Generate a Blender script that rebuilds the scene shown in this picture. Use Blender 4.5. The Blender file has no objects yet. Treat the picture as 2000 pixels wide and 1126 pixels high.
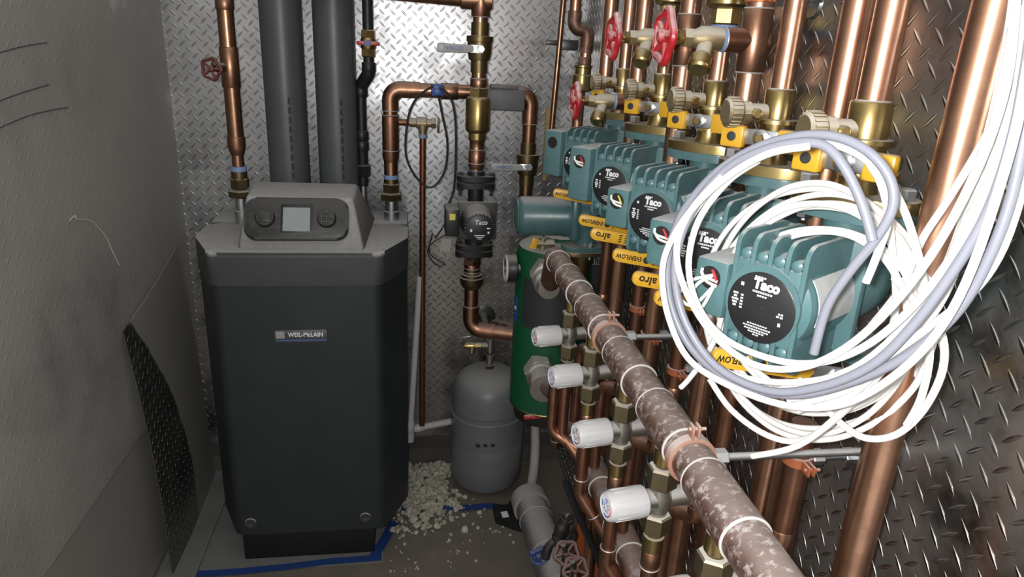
import bpy, bmesh, math, random
from mathutils import Vector as V, Matrix
PI=math.pi
scene=bpy.context.scene
COL=scene.collection

# ---------------------------------------------------------------- materials
MATS={}
def N(nt,t,**k):
    n=nt.nodes.new(t)
    for a,b in k.items(): setattr(n,a,b)
    return n
def newmat(name):
    m=bpy.data.materials.new(name); m.use_nodes=True
    nt=m.node_tree; b=nt.nodes['Principled BSDF']
    MATS[name]=m
    return m,nt,b
def M_(nt,op,a,b=None,c=None,clamp=False):
    n=N(nt,'ShaderNodeMath',operation=op); n.use_clamp=clamp
    for i,x in enumerate((a,b,c)):
        if x is None: continue
        if isinstance(x,(int,float)): n.inputs[i].default_value=x
        else: nt.links.new(x,n.inputs[i])
    return n.outputs[0]
def mixc(nt,f,a,b):
    n=N(nt,'ShaderNodeMix',data_type='RGBA')
    for i,x in ((0,f),(6,a),(7,b)):
        if isinstance(x,(int,float)): n.inputs[i].default_value=x
        elif isinstance(x,tuple): n.inputs[i].default_value=x if len(x)==4 else x+(1,)
        else: nt.links.new(x,n.inputs[i])
    return n.outputs[2]
def noise(nt,scale,detail=4,rough=.6,vec=None,stretch=None):
    n=N(nt,'ShaderNodeTexNoise'); n.inputs['Scale'].default_value=scale
    n.inputs['Detail'].default_value=detail; n.inputs['Roughness'].default_value=rough
    if vec is None:
        g=N(nt,'ShaderNodeNewGeometry'); vec=g.outputs['Position']
    if stretch:
        mp=N(nt,'ShaderNodeVectorMath',operation='MULTIPLY'); nt.links.new(vec,mp.inputs[0]); mp.inputs[1].default_value=stretch; vec=mp.outputs[0]
    nt.links.new(vec,n.inputs['Vector'])
    return n.outputs['Fac']
def ramp(nt,x,lo,hi):
    n=N(nt,'ShaderNodeMapRange'); n.interpolation_type='SMOOTHSTEP'
    nt.links.new(x,n.inputs[0]); n.inputs[1].default_value=lo; n.inputs[2].default_value=hi
    return n.outputs[0]
DUST=(.40,.385,.375)
def mat(name,col,metal=0.,rough=.5,dust=0.,lo=.35,hi=.95,dcol=DUST,grime=.18,gs=45,bump=0.,patch=0.,pscale=38,spec=.5):
    m,nt,b=newmat(name)
    c=tuple(col)
    nz=noise(nt,gs)
    basec=mixc(nt,M_(nt,'MULTIPLY',ramp(nt,nz,.35,.7),grime),c,tuple(x*.45 for x in c))
    r=M_(nt,'ADD',M_(nt,'MULTIPLY',nz,.12),rough-.06)
    b.inputs['Specular IOR Level'].default_value=spec
    if dust>0 or patch>0:
        g=N(nt,'ShaderNodeNewGeometry'); s=N(nt,'ShaderNodeSeparateXYZ'); nt.links.new(g.outputs['Normal'],s.inputs[0])
        up=ramp(nt,s.outputs[2],lo,hi)
        n2=noise(nt,60,5,.7)
        f=M_(nt,'MULTIPLY',M_(nt,'MULTIPLY',up,dust),M_(nt,'ADD',M_(nt,'MULTIPLY',n2,.8),.55),clamp=True)
        if patch>0:
            n3=noise(nt,pscale,7,.72)
            pz=ramp(nt,s.outputs[2],-.6,.75)
            f=M_(nt,'MAXIMUM',f,M_(nt,'MULTIPLY',M_(nt,'MULTIPLY',ramp(nt,n3,.46,.62),pz),patch),clamp=True)
        basec=mixc(nt,f,basec,dcol)
        mt=M_(nt,'MULTIPLY',M_(nt,'SUBTRACT',1.0,f),metal); nt.links.new(mt,b.inputs['Metallic'])
        r=M_(nt,'ADD',M_(nt,'MULTIPLY',f,.9),M_(nt,'MULTIPLY',r,M_(nt,'SUBTRACT',1.0,f)))
    else: b.inputs['Metallic'].default_value=metal
    nt.links.new(basec,b.inputs['Base Color']); nt.links.new(r,b.inputs['Roughness'])
    if bump>0:
        bn=N(nt,'ShaderNodeBump'); bn.inputs['Strength'].default_value=bump; bn.inputs['Distance'].default_value=.001
        nt.links.new(noise(nt,300,3),bn.inputs['Height']); nt.links.new(bn.outputs[0],b.inputs['Normal'])
    return m

def tread(nt,ua,va,pitch,la=.37,lw=.095,soft=.75):
    """raised lozenges in a herringbone lattice, from world position along two axes"""
    g=N(nt,'ShaderNodeNewGeometry'); s=N(nt,'ShaderNodeSeparateXYZ'); nt.links.new(g.outputs['Position'],s.inputs[0])
    u=M_(nt,'DIVIDE',s.outputs[ua],pitch); v=M_(nt,'DIVIDE',s.outputs[va],pitch)
    hs=[]
    for off,sg in ((.5,1),(0.,-1)):
        fu=M_(nt,'SUBTRACT',M_(nt,'FRACT',M_(nt,'ADD',u,off+100)),.5)
        fv=M_(nt,'SUBTRACT',M_(nt,'FRACT',M_(nt,'ADD',v,off+100)),.5)
        a=M_(nt,'MULTIPLY',M_(nt,'ADD',fu,M_(nt,'MULTIPLY',fv,sg)),.7071)
        bb=M_(nt,'MULTIPLY',M_(nt,'SUBTRACT',fu,M_(nt,'MULTIPLY',fv,sg)),.7071)
        q=M_(nt,'DIVIDE',a,la)
        w=M_(nt,'MULTIPLY',M_(nt,'SUBTRACT',1.0,M_(nt,'MULTIPLY',q,q)),lw)
        w=M_(nt,'MAXIMUM',w,.0001)
        h=M_(nt,'SUBTRACT',1.0,M_(nt,'DIVIDE',M_(nt,'ABSOLUTE',bb),w),clamp=True)
        hs.append(ramp(nt,h,0,soft))
    return M_(nt,'MAXIMUM',hs[0],hs[1])
def plate(name,ua,va,col,rough,dust=0.,pitch=.034,dist=.0016,wear=0,nrm=.25,metal=1.,dcol=(.2,.19,.18),strength=1.,cl=(.38,.62),dscale=5,lw=.095,la=.37):
    m,nt,b=newmat(name)
    h=tread(nt,ua,va,pitch,la,lw)
    n1=noise(nt,9,5,.6); n2=noise(nt,120,3,.6)
    c=mixc(nt,ramp(nt,n1,.3,.7),col,tuple(x*(1-nrm) for x in col))
    r=M_(nt,'ADD',rough,M_(nt,'MULTIPLY',M_(nt,'SUBTRACT',n1,.5),.12))
    if wear>0:
        top=M_(nt,'MULTIPLY',ramp(nt,h,.05,.6),wear)
        c=mixc(nt,top,c,(.88,.87,.85)); dust=max(dust,.001)
    if dust>0:
        f=M_(nt,'MULTIPLY',ramp(nt,noise(nt,dscale,6,.65),*cl),dust)
        if wear>0: f=M_(nt,'MULTIPLY',f,M_(nt,'SUBTRACT',1.,top))
        c=mixc(nt,f,c,dcol)
        nt.links.new(M_(nt,'MULTIPLY',M_(nt,'SUBTRACT',1.,f),metal),b.inputs['Metallic'])
        r=M_(nt,'ADD',M_(nt,'MULTIPLY',f,.5),r,clamp=True)
    else: b.inputs['Metallic'].default_value=metal
    nt.links.new(c,b.inputs['Base Color']); nt.links.new(r,b.inputs['Roughness'])
    bn=N(nt,'ShaderNodeBump'); bn.inputs['Strength'].default_value=strength; bn.inputs['Distance'].default_value=dist
    nt.links.new(M_(nt,'ADD',h,M_(nt,'MULTIPLY',n2,.025)),bn.inputs['Height']); nt.links.new(bn.outputs[0],b.inputs['Normal'])
    return m

# ---------------------------------------------------------------- mesh builder
def basis(ax):
    a=V(ax).normalized(); t=V((0,0,1)) if abs(a.z)<.9 else V((1,0,0))
    x=t.cross(a).normalized(); return x,a.cross(x),a
def catmull(p,n=6):
    p=[V(q) for q in p]; o=[]
    for i in range(len(p)-1):
        a=p[max(i-1,0)];b=p[i];c=p[i+1];d=p[min(i+2,len(p)-1)]
        for j in range(n):
            t=j/n; o.append(.5*((2*b)+(c-a)*t+(2*a-5*b+4*c-d)*t*t+(3*b-a-3*c+d)*t**3))
    return o+[p[-1]]
def bend(pts,r,n=7):
    """polyline with corners rounded to radius r"""
    p=[V(q) for q in pts]; o=[p[0]]
    for i in range(1,len(p)-1):
        a=(p[i-1]-p[i]);c=(p[i+1]-p[i]); la=a.length; lc=c.length; a.normalize();c.normalize()
        ang=a.angle(c)
        if ang>PI-.02: o.append(p[i]); continue
        d=min(r/math.tan(ang/2),la*.49,lc*.49); rr=d*math.tan(ang/2)
        bis=(a+c).normalized(); cen=p[i]+bis*(rr/math.sin(ang/2))
        s=p[i]+a*d-cen; e=p[i]+c*d-cen
        ax=s.cross(e).normalized(); tot=s.angle(e)
        for k in range(n+1):
            o.append(cen+Matrix.Rotation(tot*k/n,3,ax)@s)
    return o+[p[-1]]
class MB:
    def __init__(s,M=None): s.v=[];s.f=[];s.M=M or Matrix.Identity(4);s.c=[]
    def add(s,vs,fs):
        o=len(s.v); s.c.append((o,len(s.f),len(vs),len(fs))); s.v+=[s.M@V(q) for q in vs]; s.f+=[[i+o for i in f] for f in fs]; return s
    def lathe(s,p,ax,prof,seg=20,ph=0.):
        x,y,a=basis(ax);p=V(p);vs=[];fs=[]
        for (t,r) in prof:
            for k in range(seg):
                th=ph+2*PI*k/seg; vs.append(p+a*t+(x*math.cos(th)+y*math.sin(th))*max(r,1e-5))
        for i in range(len(prof)-1):
            for k in range(seg):
                k2=(k+1)%seg; fs.append([i*seg+k,i*seg+k2,(i+1)*seg+k2,(i+1)*seg+k])
        fs.append(list(range(seg))[::-1]); fs.append([(len(prof)-1)*seg+k for k in range(seg)])
        return s.add(vs,fs)
    def cyl(s,a,b,r,seg=20,ch=0.):
        a=V(a);b=V(b);L=(b-a).length
        pr=[(0,r),(L,r)] if ch<=0 else [(0,r-ch),(ch,r),(L-ch,r),(L,r-ch)]
        return s.lathe(a,b-a,pr,seg)
    def hexa(s,p,ax,t0,t1,r,ph=0.):
        c=min(.12*r,(t1-t0)*.3); return s.lathe(p,ax,[(t0,r*.88),(t0+c,r),(t1-c,r),(t1,r*.88)],6,ph)
    def tube(s,pts,r,seg=14,closed=False):
        P=[V(q) for q in pts]; n=len(P); rs=r if isinstance(r,(list,tuple)) else [r]*n
        T=[]
        for i in range(n):
            a=P[i-1] if (i>0 or closed) else P[i]; b=P[(i+1)%n] if (i<n-1 or closed) else P[i]
            T.append((b-a).normalized())
        x=basis(T[0])[0]; vs=[];fs=[]
        for i in range(n):
            x=(x-T[i]*x.dot(T[i])).normalized(); y=T[i].cross(x)
            for k in range(seg):
                th=2*PI*k/seg; vs.append(P[i]+(x*math.cos(th)+y*math.sin(th))*rs[i])
        for i in range(n if closed else n-1):
            j=(i+1)%n
            for k in range(seg):
                k2=(k+1)%seg; fs.append([i*seg+k,i*seg+k2,j*seg+k2,j*seg+k])
        if not closed: fs.append(list(range(seg))[::-1]); fs.append([(n-1)*seg+k for k in range(seg)])
        return s.add(vs,fs)
    def ring(s,p,ax,R,r,n=24,seg=8,wob=0,k=5):
        x,y,a=basis(ax);p=V(p)
        pts=[p+(x*math.cos(t)+y*math.sin(t))*(R+wob*math.cos(k*t)) for t in [2*PI*i/n for i in range(n)]]
        return s.tube(pts,r,seg,True)
    def frombm(s,bm,M=None):
        bm.verts.ensure_lookup_table()
        for i,q in enumerate(bm.verts): q.index=i
        vs=[(M@q.co if M else q.co) for q in bm.verts]; fs=[[q.index for q in f.verts] for f in bm.faces]
        bm.free(); return s.add(vs,fs)
    def box(s,c,sz,bev=0.,R=None,seg=2):
        bm=bmesh.new(); bmesh.ops.create_cube(bm,size=1.)
        for q in bm.verts: q.co=V((q.co.x*sz[0],q.co.y*sz[1],q.co.z*sz[2]))
        if bev>0: bmesh.ops.bevel(bm,geom=list(bm.edges),offset=bev,segments=seg,profile=.5,affect='EDGES',clamp_overlap=True)
        M=Matrix.Translation(V(c)) @ (R.to_4x4() if R else Matrix.Identity(4))
        return s.frombm(bm,M)
    def prism(s,poly,o,u,v,h,bev=0.,top=0.,seg=2):
        """polygon in the (u,v) plane at o, extruded by h along u x v"""
        u=V(u).normalized();v=V(v).normalized();n=u.cross(v); o=V(o)
        bm=bmesh.new(); a=[bm.verts.new(o+u*p[0]+v*p[1]) for p in poly]; b=[bm.verts.new(o+u*p[0]+v*p[1]+n*h) for p in poly]
        k=len(poly)
        bm.faces.new(a[::-1]); bm.faces.new(b)
        for i in range(k): bm.faces.new([a[i],a[(i+1)%k],b[(i+1)%k],b[i]])
        if bev>0:
            be=set(b); es=[e for e in bm.edges if (e.verts[0] in be and e.verts[1] in be)]
            bmesh.ops.bevel(bm,geom=es,offset=bev,segments=seg,profile=.5,affect='EDGES',clamp_overlap=True)
        return s.frombm(bm)
    def hull(s,pts,bev=0.,seg=2):
        bm=bmesh.new()
        for p in pts: bm.verts.new(p)
        bmesh.ops.convex_hull(bm,input=bm.verts); bmesh.ops.dissolve_limit(bm,angle_limit=.05,verts=bm.verts,edges=bm.edges)
        if bev>0: bmesh.ops.bevel(bm,geom=list(bm.edges),offset=bev,segments=seg,profile=.5,affect='EDGES',clamp_overlap=True)
        return s.frombm(bm)
def clusters(mb):
    '''one builder per group of touching pieces'''
    bx=[]
    for (a,b,n,k) in mb.c:
        q=mb.v[a:a+n]; bx.append(([min(p[i] for p in q)-.0004 for i in range(3)],[max(p[i] for p in q)+.0004 for i in range(3)]))
    g=list(range(len(bx)))
    for i in range(len(bx)):
        for j in range(i):
            if all(bx[i][0][t]<=bx[j][1][t] and bx[j][0][t]<=bx[i][1][t] for t in range(3)):
                a,b=g[i],g[j]; g=[b if x==a else x for x in g]
    out=[]
    for r in sorted(set(g)):
        m=MB()
        for i,(a,b,n,k) in enumerate(mb.c):
            if g[i]==r: m.add(mb.v[a:a+n],[[x-a for x in f] for f in mb.f[b:b+k]])
        out.append(m)
    return out
SPLIT={'fitting','tee','solder_seam','bolt','flange','union','white_wire','loop_wire','clamp','clamp_ear','printed_band','wall_plate','body','drain_valve','pipe','elbow','gas_valve'}
def rrect(w,h,r,n=5):
    o=[]
    for cx,cy,a in ((w/2-r,h/2-r,0),(-w/2+r,h/2-r,90),(-w/2+r,-h/2+r,180),(w/2-r,-h/2+r,270)):
        for k in range(n+1):
            t=math.radians(a+90*k/n); o.append((cx+r*math.cos(t),cy+r*math.sin(t)))
    return o
def roundpoly(poly,r,n=4):
    o=[];k=len(poly)
    for i in range(k):
        q=bend([V((*poly[i-1],0)),V((*poly[i],0)),V((*poly[(i+1)%k],0))],r,n); o+=[(p.x,p.y) for p in q[1:-1]]
    return o
def oval(a,b,n=28,p=2.):
    return [(a*math.copysign(abs(math.cos(t))**(2/p),math.cos(t)),b*math.copysign(abs(math.sin(t))**(2/p),math.sin(t))) for t in [2*PI*i/n for i in range(n)]]

def mkobj(name,mb,m,parent=None,off=V((0,0,0)),label=None,sharp=38):
    me=bpy.data.meshes.new(name); me.from_pydata([q-off for q in mb.v],[],mb.f)
    bm=bmesh.new(); bm.from_mesh(me); bmesh.ops.remove_doubles(bm,verts=bm.verts,dist=1e-6); bmesh.ops.recalc_face_normals(bm,faces=bm.faces); bm.to_mesh(me); bm.free()
    me.shade_smooth(); me.set_sharp_from_angle(angle=math.radians(sharp))
    me.materials.append(MATS[m] if isinstance(m,str) else m)
    o=bpy.data.objects.new(name,me); COL.objects.link(o)
    if parent: o.parent=parent
    if label: o['label']=label
    return o
class Thing:
    def __init__(s,name,label,cat,loc,group=None):
        s.loc=V(loc); s.o=bpy.data.objects.new(name,None); COL.objects.link(s.o); s.o.location=s.loc; s.o.empty_display_size=.02
        s.o['label']=label; s.o['category']=cat
        if group: s.o['group']=group
    def part(s,name,mb,m,parent=None,label=None,sharp=38):
        ms=clusters(mb) if name in SPLIT else [mb]
        return [mkobj(name,q,m,parent or s.o,s.loc,label,sharp) for q in ms][0]
    def text(s,string,size,o,u,v,m,parent=None,name='lettering',align='CENTER',sx=1.,depth=.0004,shear=0.,bold=0.):
        return s.part(name,textmb(string,size,o,u,v,align,sx,depth,shear,bold),m,parent)
def single(name,label,cat,mb,m,group=None,loc=None,sharp=38,kind=None):
    loc=V(loc) if loc is not None else V(mb.v[0])
    o=mkobj(name,mb,m,None,loc,label,sharp); o.location=loc; o['category']=cat
    if group: o['group']=group
    if kind: o['kind']=kind
    return o
def struct(name,mb,m):
    o=mkobj(name,mb,m); o['kind']='structure'; return o
def textmb(string,size,o,u,v,align='CENTER',sx=1.,depth=.0004,shear=0.,bold=0.):
    cu=bpy.data.curves.new('t','FONT'); cu.body=string; cu.size=size; cu.align_x=align; cu.align_y='CENTER'; cu.resolution_u=2; cu.extrude=depth; cu.shear=shear; cu.offset=bold
    ob=bpy.data.objects.new('t',cu); COL.objects.link(ob)
    dg=bpy.context.evaluated_depsgraph_get(); me=bpy.data.meshes.new_from_object(ob.evaluated_get(dg))
    u=V(u).normalized();v=V(v).normalized();n=u.cross(v);o=V(o); mb=MB()
    mb.add([o+u*q.co.x*sx+v*q.co.y+n*q.co.z for q in me.vertices],[list(p.vertices) for p in me.polygons])
    bpy.data.objects.remove(ob); bpy.data.curves.remove(cu); bpy.data.meshes.remove(me)
    return mb
X=V((1,0,0));Y=V((0,1,0));Z=V((0,0,1))
# ---------------------------------------------------------------- palette
CU=(.64,.36,.24)
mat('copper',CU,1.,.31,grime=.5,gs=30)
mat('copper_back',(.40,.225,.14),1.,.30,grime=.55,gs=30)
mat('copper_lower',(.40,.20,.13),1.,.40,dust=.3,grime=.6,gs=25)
mat('copper_fitting',(.40,.215,.14),1.,.36,dust=.35,lo=.5,grime=.5)
mat('copper_dull',(.24,.105,.06),.9,.42,dust=.5,grime=.5,gs=25)
mat('copper_dusty',(.24,.125,.09),.8,.45,dust=.5,lo=.05,hi=.95,patch=.75,grime=.4,dcol=(.36,.33,.32))
mat('copper_powdered',(.20,.105,.08),.7,.5,dust=.42,lo=.1,hi=1.,patch=.85,pscale=95,grime=.4,dcol=(.45,.415,.395))
mat('brass',(.46,.35,.15),1.,.30,dust=.7,lo=.45,grime=.4)
mat('brass_dark',(.20,.15,.075),.95,.40,dust=.9,lo=.3,grime=.4)
mat('brass_dusty',(.40,.32,.18),.85,.45,dust=1.3,lo=-.1,hi=.6,grime=.3,dcol=(.46,.42,.35))
mat('brass_olive',(.19,.155,.09),.9,.42,dust=1.3,lo=.55,hi=.95,grime=.3,dcol=(.55,.53,.48))
mat('nickel',(.42,.40,.36),.9,.38,dust=1.1,lo=.1,hi=.8,grime=.3)
mat('steel',(.62,.62,.62),1.,.25,dust=.5)
mat('zinc',(.55,.57,.60),1.,.35,dust=.8,lo=.2,grime=.3)
mat('steel_dark',(.10,.10,.10),.8,.4,dust=.5)
mat('iron_black',(.022,.022,.023),.3,.42,dust=.5)
mat('teal',(.092,.185,.197),0.,.36,dust=.95,lo=.55,hi=.95,grime=.25,dcol=(.40,.42,.42))
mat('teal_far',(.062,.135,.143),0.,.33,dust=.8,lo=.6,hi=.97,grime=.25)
mat('black_gloss',(.018,.018,.02),0.,.35)
mat('black_plastic',(.016,.016,.017),0.,.42,dust=.6,lo=.5)
mat('black_clean',(.012,.012,.013),0.,.4)
mat('black_matte',(.012,.012,.012),0.,.6)
mat('grey_pump',(.055,.055,.057),.2,.5,dust=.8,lo=.3)
mat('ink_white',(.75,.76,.8),0.,.5)
mat('ink_black',(.015,.013,.01),0.,.6)
mat('ink_blue',(.06,.13,.38),0.,.5)
mat('yellow',(.72,.40,.03),0.,.34,dust=.55,lo=.75,hi=1.,grime=.15)
mat('white_plastic',(.52,.52,.53),0.,.35,dust=.4,grime=.1)
mat('white_lever',(.38,.39,.39),.0,.4,dust=.5,grime=.2)
mat('white_cable',(.80,.79,.77),0.,.42,grime=.08)
mat('grey_cable',(.24,.25,.30),0.,.42,grime=.1)
mat('black_cable',(.02,.02,.022),0.,.4)
mat('pvc_white',(.50,.50,.50),0.,.4,dust=.4,grime=.2)
mat('pvc_grey',(.070,.076,.084),0.,.40,dust=.35,grime=.15,gs=14)
mat('pvc_waste',(.115,.115,.12),0.,.45,dust=1.,lo=.3,patch=.35)
mat('pvc_dusty',(.30,.29,.28),0.,.6,dust=1.,lo=0.,patch=.6)
mat('boiler_shell',(.019,.024,.028),0.,.48,grime=.3,gs=9,dust=.5,lo=.7)
mat('boiler_cover',(.040,.043,.047),0.,.55,dust=1.0,lo=.0,hi=.75,grime=.2,dcol=(.37,.366,.36))
mat('boiler_bezel',(.018,.019,.018),0.,.4,dust=.5,lo=.3,hi=.95,dcol=(.16,.155,.145),grime=.3,patch=.25)
mat('boiler_base',(.005,.005,.005),0.,.6)
mat('lcd',(.26,.30,.30),0.,.18,grime=.1)
mat('silver_badge',(.5,.5,.5),.8,.35)
mat('badge_dark',(.10,.10,.10),.5,.4)
mat('red_paint',(.46,.018,.025),0.,.35,dust=.7,lo=.0,hi=.8,patch=1.,pscale=48,dcol=(.62,.55,.55))
mat('red_dull',(.13,.03,.025),0.,.45,dust=.5,patch=.2)
mat('blue_thread',(.20,.30,.52),0.,.55,dust=.3)
mat('blue_plastic',(.03,.08,.32),0.,.4,dust=.4)
mat('blue_tape',(.016,.05,.20),0.,.5,grime=.35)
mat('clamp_dusty',(.42,.20,.13),.3,.55,dust=1.2,lo=-.2,patch=.6,grime=.2,dcol=(.5,.42,.39))
mat('clamp_copper',(.50,.16,.07),.45,.5,dust=1.,lo=.2,grime=.2,dcol=(.55,.45,.42))
mat('tank_grey',(.145,.155,.16),0.,.38,dust=.8,lo=.35,hi=.95,grime=.25,gs=12,dcol=(.3,.3,.3))
mat('green_enamel',(.008,.085,.035),0.,.34,dust=.95,lo=.4,grime=.2)
mat('plate_grey',(.58,.60,.61),0.,.4,dust=.4,grime=.25)
mat('label_black',(.03,.032,.034),0.,.45)
mat('paper',(.50,.49,.46),0.,.7)
mat('dust_white',(.55,.53,.51),0.,.9,grime=.1)
mat('foam',(.46,.44,.36),0.,.9,grime=.6,gs=30)
mat('orange_strip',(.42,.10,.025),0.,.5,grime=.3)
mat('actuator_grey',(.13,.13,.135),0.,.5,dust=.7)
mat('concrete',(.085,.08,.07),0.,.75,grime=.5,gs=6,bump=.4)
mat('concrete_pad',(.17,.17,.165),0.,.75,grime=.4,gs=8,bump=.3)
mat('floor_brown',(.13,.105,.08),0.,.32,grime=.5,gs=7,dust=.25,lo=.9,hi=1.,dcol=(.25,.24,.22))
mat('wire_red',(.6,.04,.06),0.,.4); mat('wire_yellow',(.7,.6,.1),0.,.4)
mat('wood',(.45,.30,.10),0.,.6)
mat('solder',(.60,.58,.56),.6,.45)
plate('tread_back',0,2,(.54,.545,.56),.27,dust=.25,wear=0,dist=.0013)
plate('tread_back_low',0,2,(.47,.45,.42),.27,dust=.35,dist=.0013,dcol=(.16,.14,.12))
plate('tread_right',1,2,(.35,.335,.32),.17,dust=.28,dist=.0052,wear=1.,lw=.080,la=.41,dcol=(.17,.155,.14),cl=(.35,.65))
plate('tread_left',1,2,(.45,.44,.42),.38,dust=.66,dist=.0009,dcol=(.34,.33,.305),strength=.7,cl=(.05,.6),nrm=.05,dscale=2)
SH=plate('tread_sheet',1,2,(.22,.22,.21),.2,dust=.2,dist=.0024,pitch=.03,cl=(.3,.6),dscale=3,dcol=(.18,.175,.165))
mat('sheet_low',(.40,.385,.36),.4,.5,grime=.15,gs=4)

def pale_side(m):  # paler, duller and flatter beyond a curved edge across the sheet
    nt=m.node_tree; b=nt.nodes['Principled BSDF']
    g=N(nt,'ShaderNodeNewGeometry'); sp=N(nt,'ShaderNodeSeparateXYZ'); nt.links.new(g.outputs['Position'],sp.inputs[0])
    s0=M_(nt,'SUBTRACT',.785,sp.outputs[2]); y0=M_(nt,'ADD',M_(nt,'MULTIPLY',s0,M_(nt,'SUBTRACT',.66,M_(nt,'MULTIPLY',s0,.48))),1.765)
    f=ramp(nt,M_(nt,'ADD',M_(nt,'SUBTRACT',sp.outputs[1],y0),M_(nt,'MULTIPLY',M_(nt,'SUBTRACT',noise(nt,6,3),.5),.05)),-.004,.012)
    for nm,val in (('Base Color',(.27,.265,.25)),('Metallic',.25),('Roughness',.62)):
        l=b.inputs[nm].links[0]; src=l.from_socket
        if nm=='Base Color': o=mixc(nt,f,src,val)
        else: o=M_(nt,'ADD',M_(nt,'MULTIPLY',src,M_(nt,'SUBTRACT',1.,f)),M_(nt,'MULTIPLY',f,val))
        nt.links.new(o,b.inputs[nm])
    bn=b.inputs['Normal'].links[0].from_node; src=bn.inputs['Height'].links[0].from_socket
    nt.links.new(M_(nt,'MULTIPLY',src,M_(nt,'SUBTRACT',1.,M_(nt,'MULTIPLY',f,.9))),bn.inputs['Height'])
pale_side(SH)

# ---------------------------------------------------------------- the room
WL,WR,WB=-.73,.56,2.33
def slab(x0,x1,y0,y1,z0,z1): return MB().box(((x0+x1)/2,(y0+y1)/2,(z0+z1)/2),(x1-x0,y1-y0,z1-z0))
struct('floor',slab(WL-.1,WR+.1,-.6,WB+.1,-.1,0),'floor_brown')
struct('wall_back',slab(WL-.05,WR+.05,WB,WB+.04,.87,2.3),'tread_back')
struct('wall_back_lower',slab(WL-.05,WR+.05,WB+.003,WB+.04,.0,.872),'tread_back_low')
struct('wall_right',slab(WR,WR+.04,-.6,WB,0,2.3),'tread_right')
struct('wall_left',slab(WL-.04,WL,-.6,WB,.455,2.3),'tread_left')
struct('wall_left_lower',slab(WL-.04,WL-.006,-.6,WB,0,.457),'sheet_low')
struct('trim_1',slab(WL,WR,2.245,WB,0,.072),'concrete')
struct('trim_2',slab(WL,-.085,1.735,2.245,0,.004),'concrete_pad')
struct('trim_3',slab(WL,-.62,1.45,2.245,0,.012),'concrete_pad')

# aluminium sheet leaning in the left corner
mb=MB(); nu,nv=14,18; vs=[];fs=[]
for i in range(nu+1):
    for j in range(nv+1):
        u=i/nu; v=j/nv
        top=.775+.085*u; z=.004+v*(top-.004); y=1.725+.50*u
        x=-.684-.034*v+ .012*math.sin(PI*v)*(1-.4*u)+.006*math.sin(PI*u)-.01*u
        vs.append((x,y,z))
for i in range(nu):
    for j in range(nv):
        a=i*(nv+1)+j; fs.append([a,a+1,a+nv+2,a+nv+1])
n=len(vs); vs+=[(x-.0025,y,z) for x,y,z in vs]; fs+=[[q+n for q in f[::-1]] for f in fs]
bd=[(i*(nv+1)) for i in range(nu+1)]+[nu*(nv+1)+j for j in range(1,nv+1)]+[i*(nv+1)+nv for i in range(nu-1,-1,-1)]+[j for j in range(nv-1,0,-1)]
for a,b in zip(bd,bd[1:]+bd[:1]): fs.append([a,b,b+n,a+n])
mb.add(vs,fs)
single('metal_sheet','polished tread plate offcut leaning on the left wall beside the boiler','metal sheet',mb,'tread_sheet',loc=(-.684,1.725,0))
# long scratch / stuck fibre on the left wall
single('stray_fibre','pale curved thread stuck to the dusty left wall','thread',MB().tube(catmull([(-0.728,1.572,1.101),(-0.728,1.599,1.106),(-0.728,1.605,1.096),(-0.728,1.671,1.075),(-0.728,1.73,1.024),(-0.728,1.758,0.975),(-0.728,1.784,0.932)]),.0011,6),'dust_white')

for pts,lab in (([(-0.729,1.393,1.443),(-0.729,1.5,1.456),(-0.729,1.606,1.464)],'uppermost thin dark scuff curving across the left wall'),([(-0.729,1.363,1.361),(-0.729,1.452,1.372),(-0.729,1.583,1.383)],'middle thin dark scuff curving across the left wall'),([(-0.729,1.347,1.316),(-0.729,1.473,1.33),(-0.729,1.576,1.333),(-0.729,1.649,1.332)],'lowest thin dark scuff curving across the left wall')):
    single('scuff_mark',lab,'scuff',MB().tube(catmull(pts,6),.0012,6),'steel_dark')

# ---------------------------------------------------------------- boiler
B=Thing('boiler','large dark grey floor standing boiler with a sloped control panel','boiler',(-.29,1.98,0))
plan=roundpoly([(-.502,1.748),(-.078,1.748),(-.010,1.90),(-.010,2.225),(-.572,2.225),(-.572,1.90)],.035,5)
B.part('cabinet',MB().prism([(x,y) for x,y in plan],(0,0,.118),X,Y,.772),'boiler_shell')
plan2=roundpoly([(-.504,1.746),(-.076,1.746),(-.007,1.90),(-.007,2.06),(-.575,2.06),(-.575,1.90)],.035,5)
B.part('front_cover',MB().prism(plan2,(0,0,.889),X,Y,.089,bev=.014,seg=3),'boiler_cover')
B.part('rear_cover',MB().box((-.291,2.145,.934),(.568,.163,.09),.006),'boiler_cover')
hump=MB().hull([(-.440,1.782,.972),(-.118,1.770,.972),(-.105,2.13,.972),(-.475,2.13,.972),(-.424,1.855,1.10),(-.150,1.845,1.10),(-.150,2.01,1.108),(-.437,2.02,1.108)],.010,3)
B.part('control_hood',hump,'boiler_cover')
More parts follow.
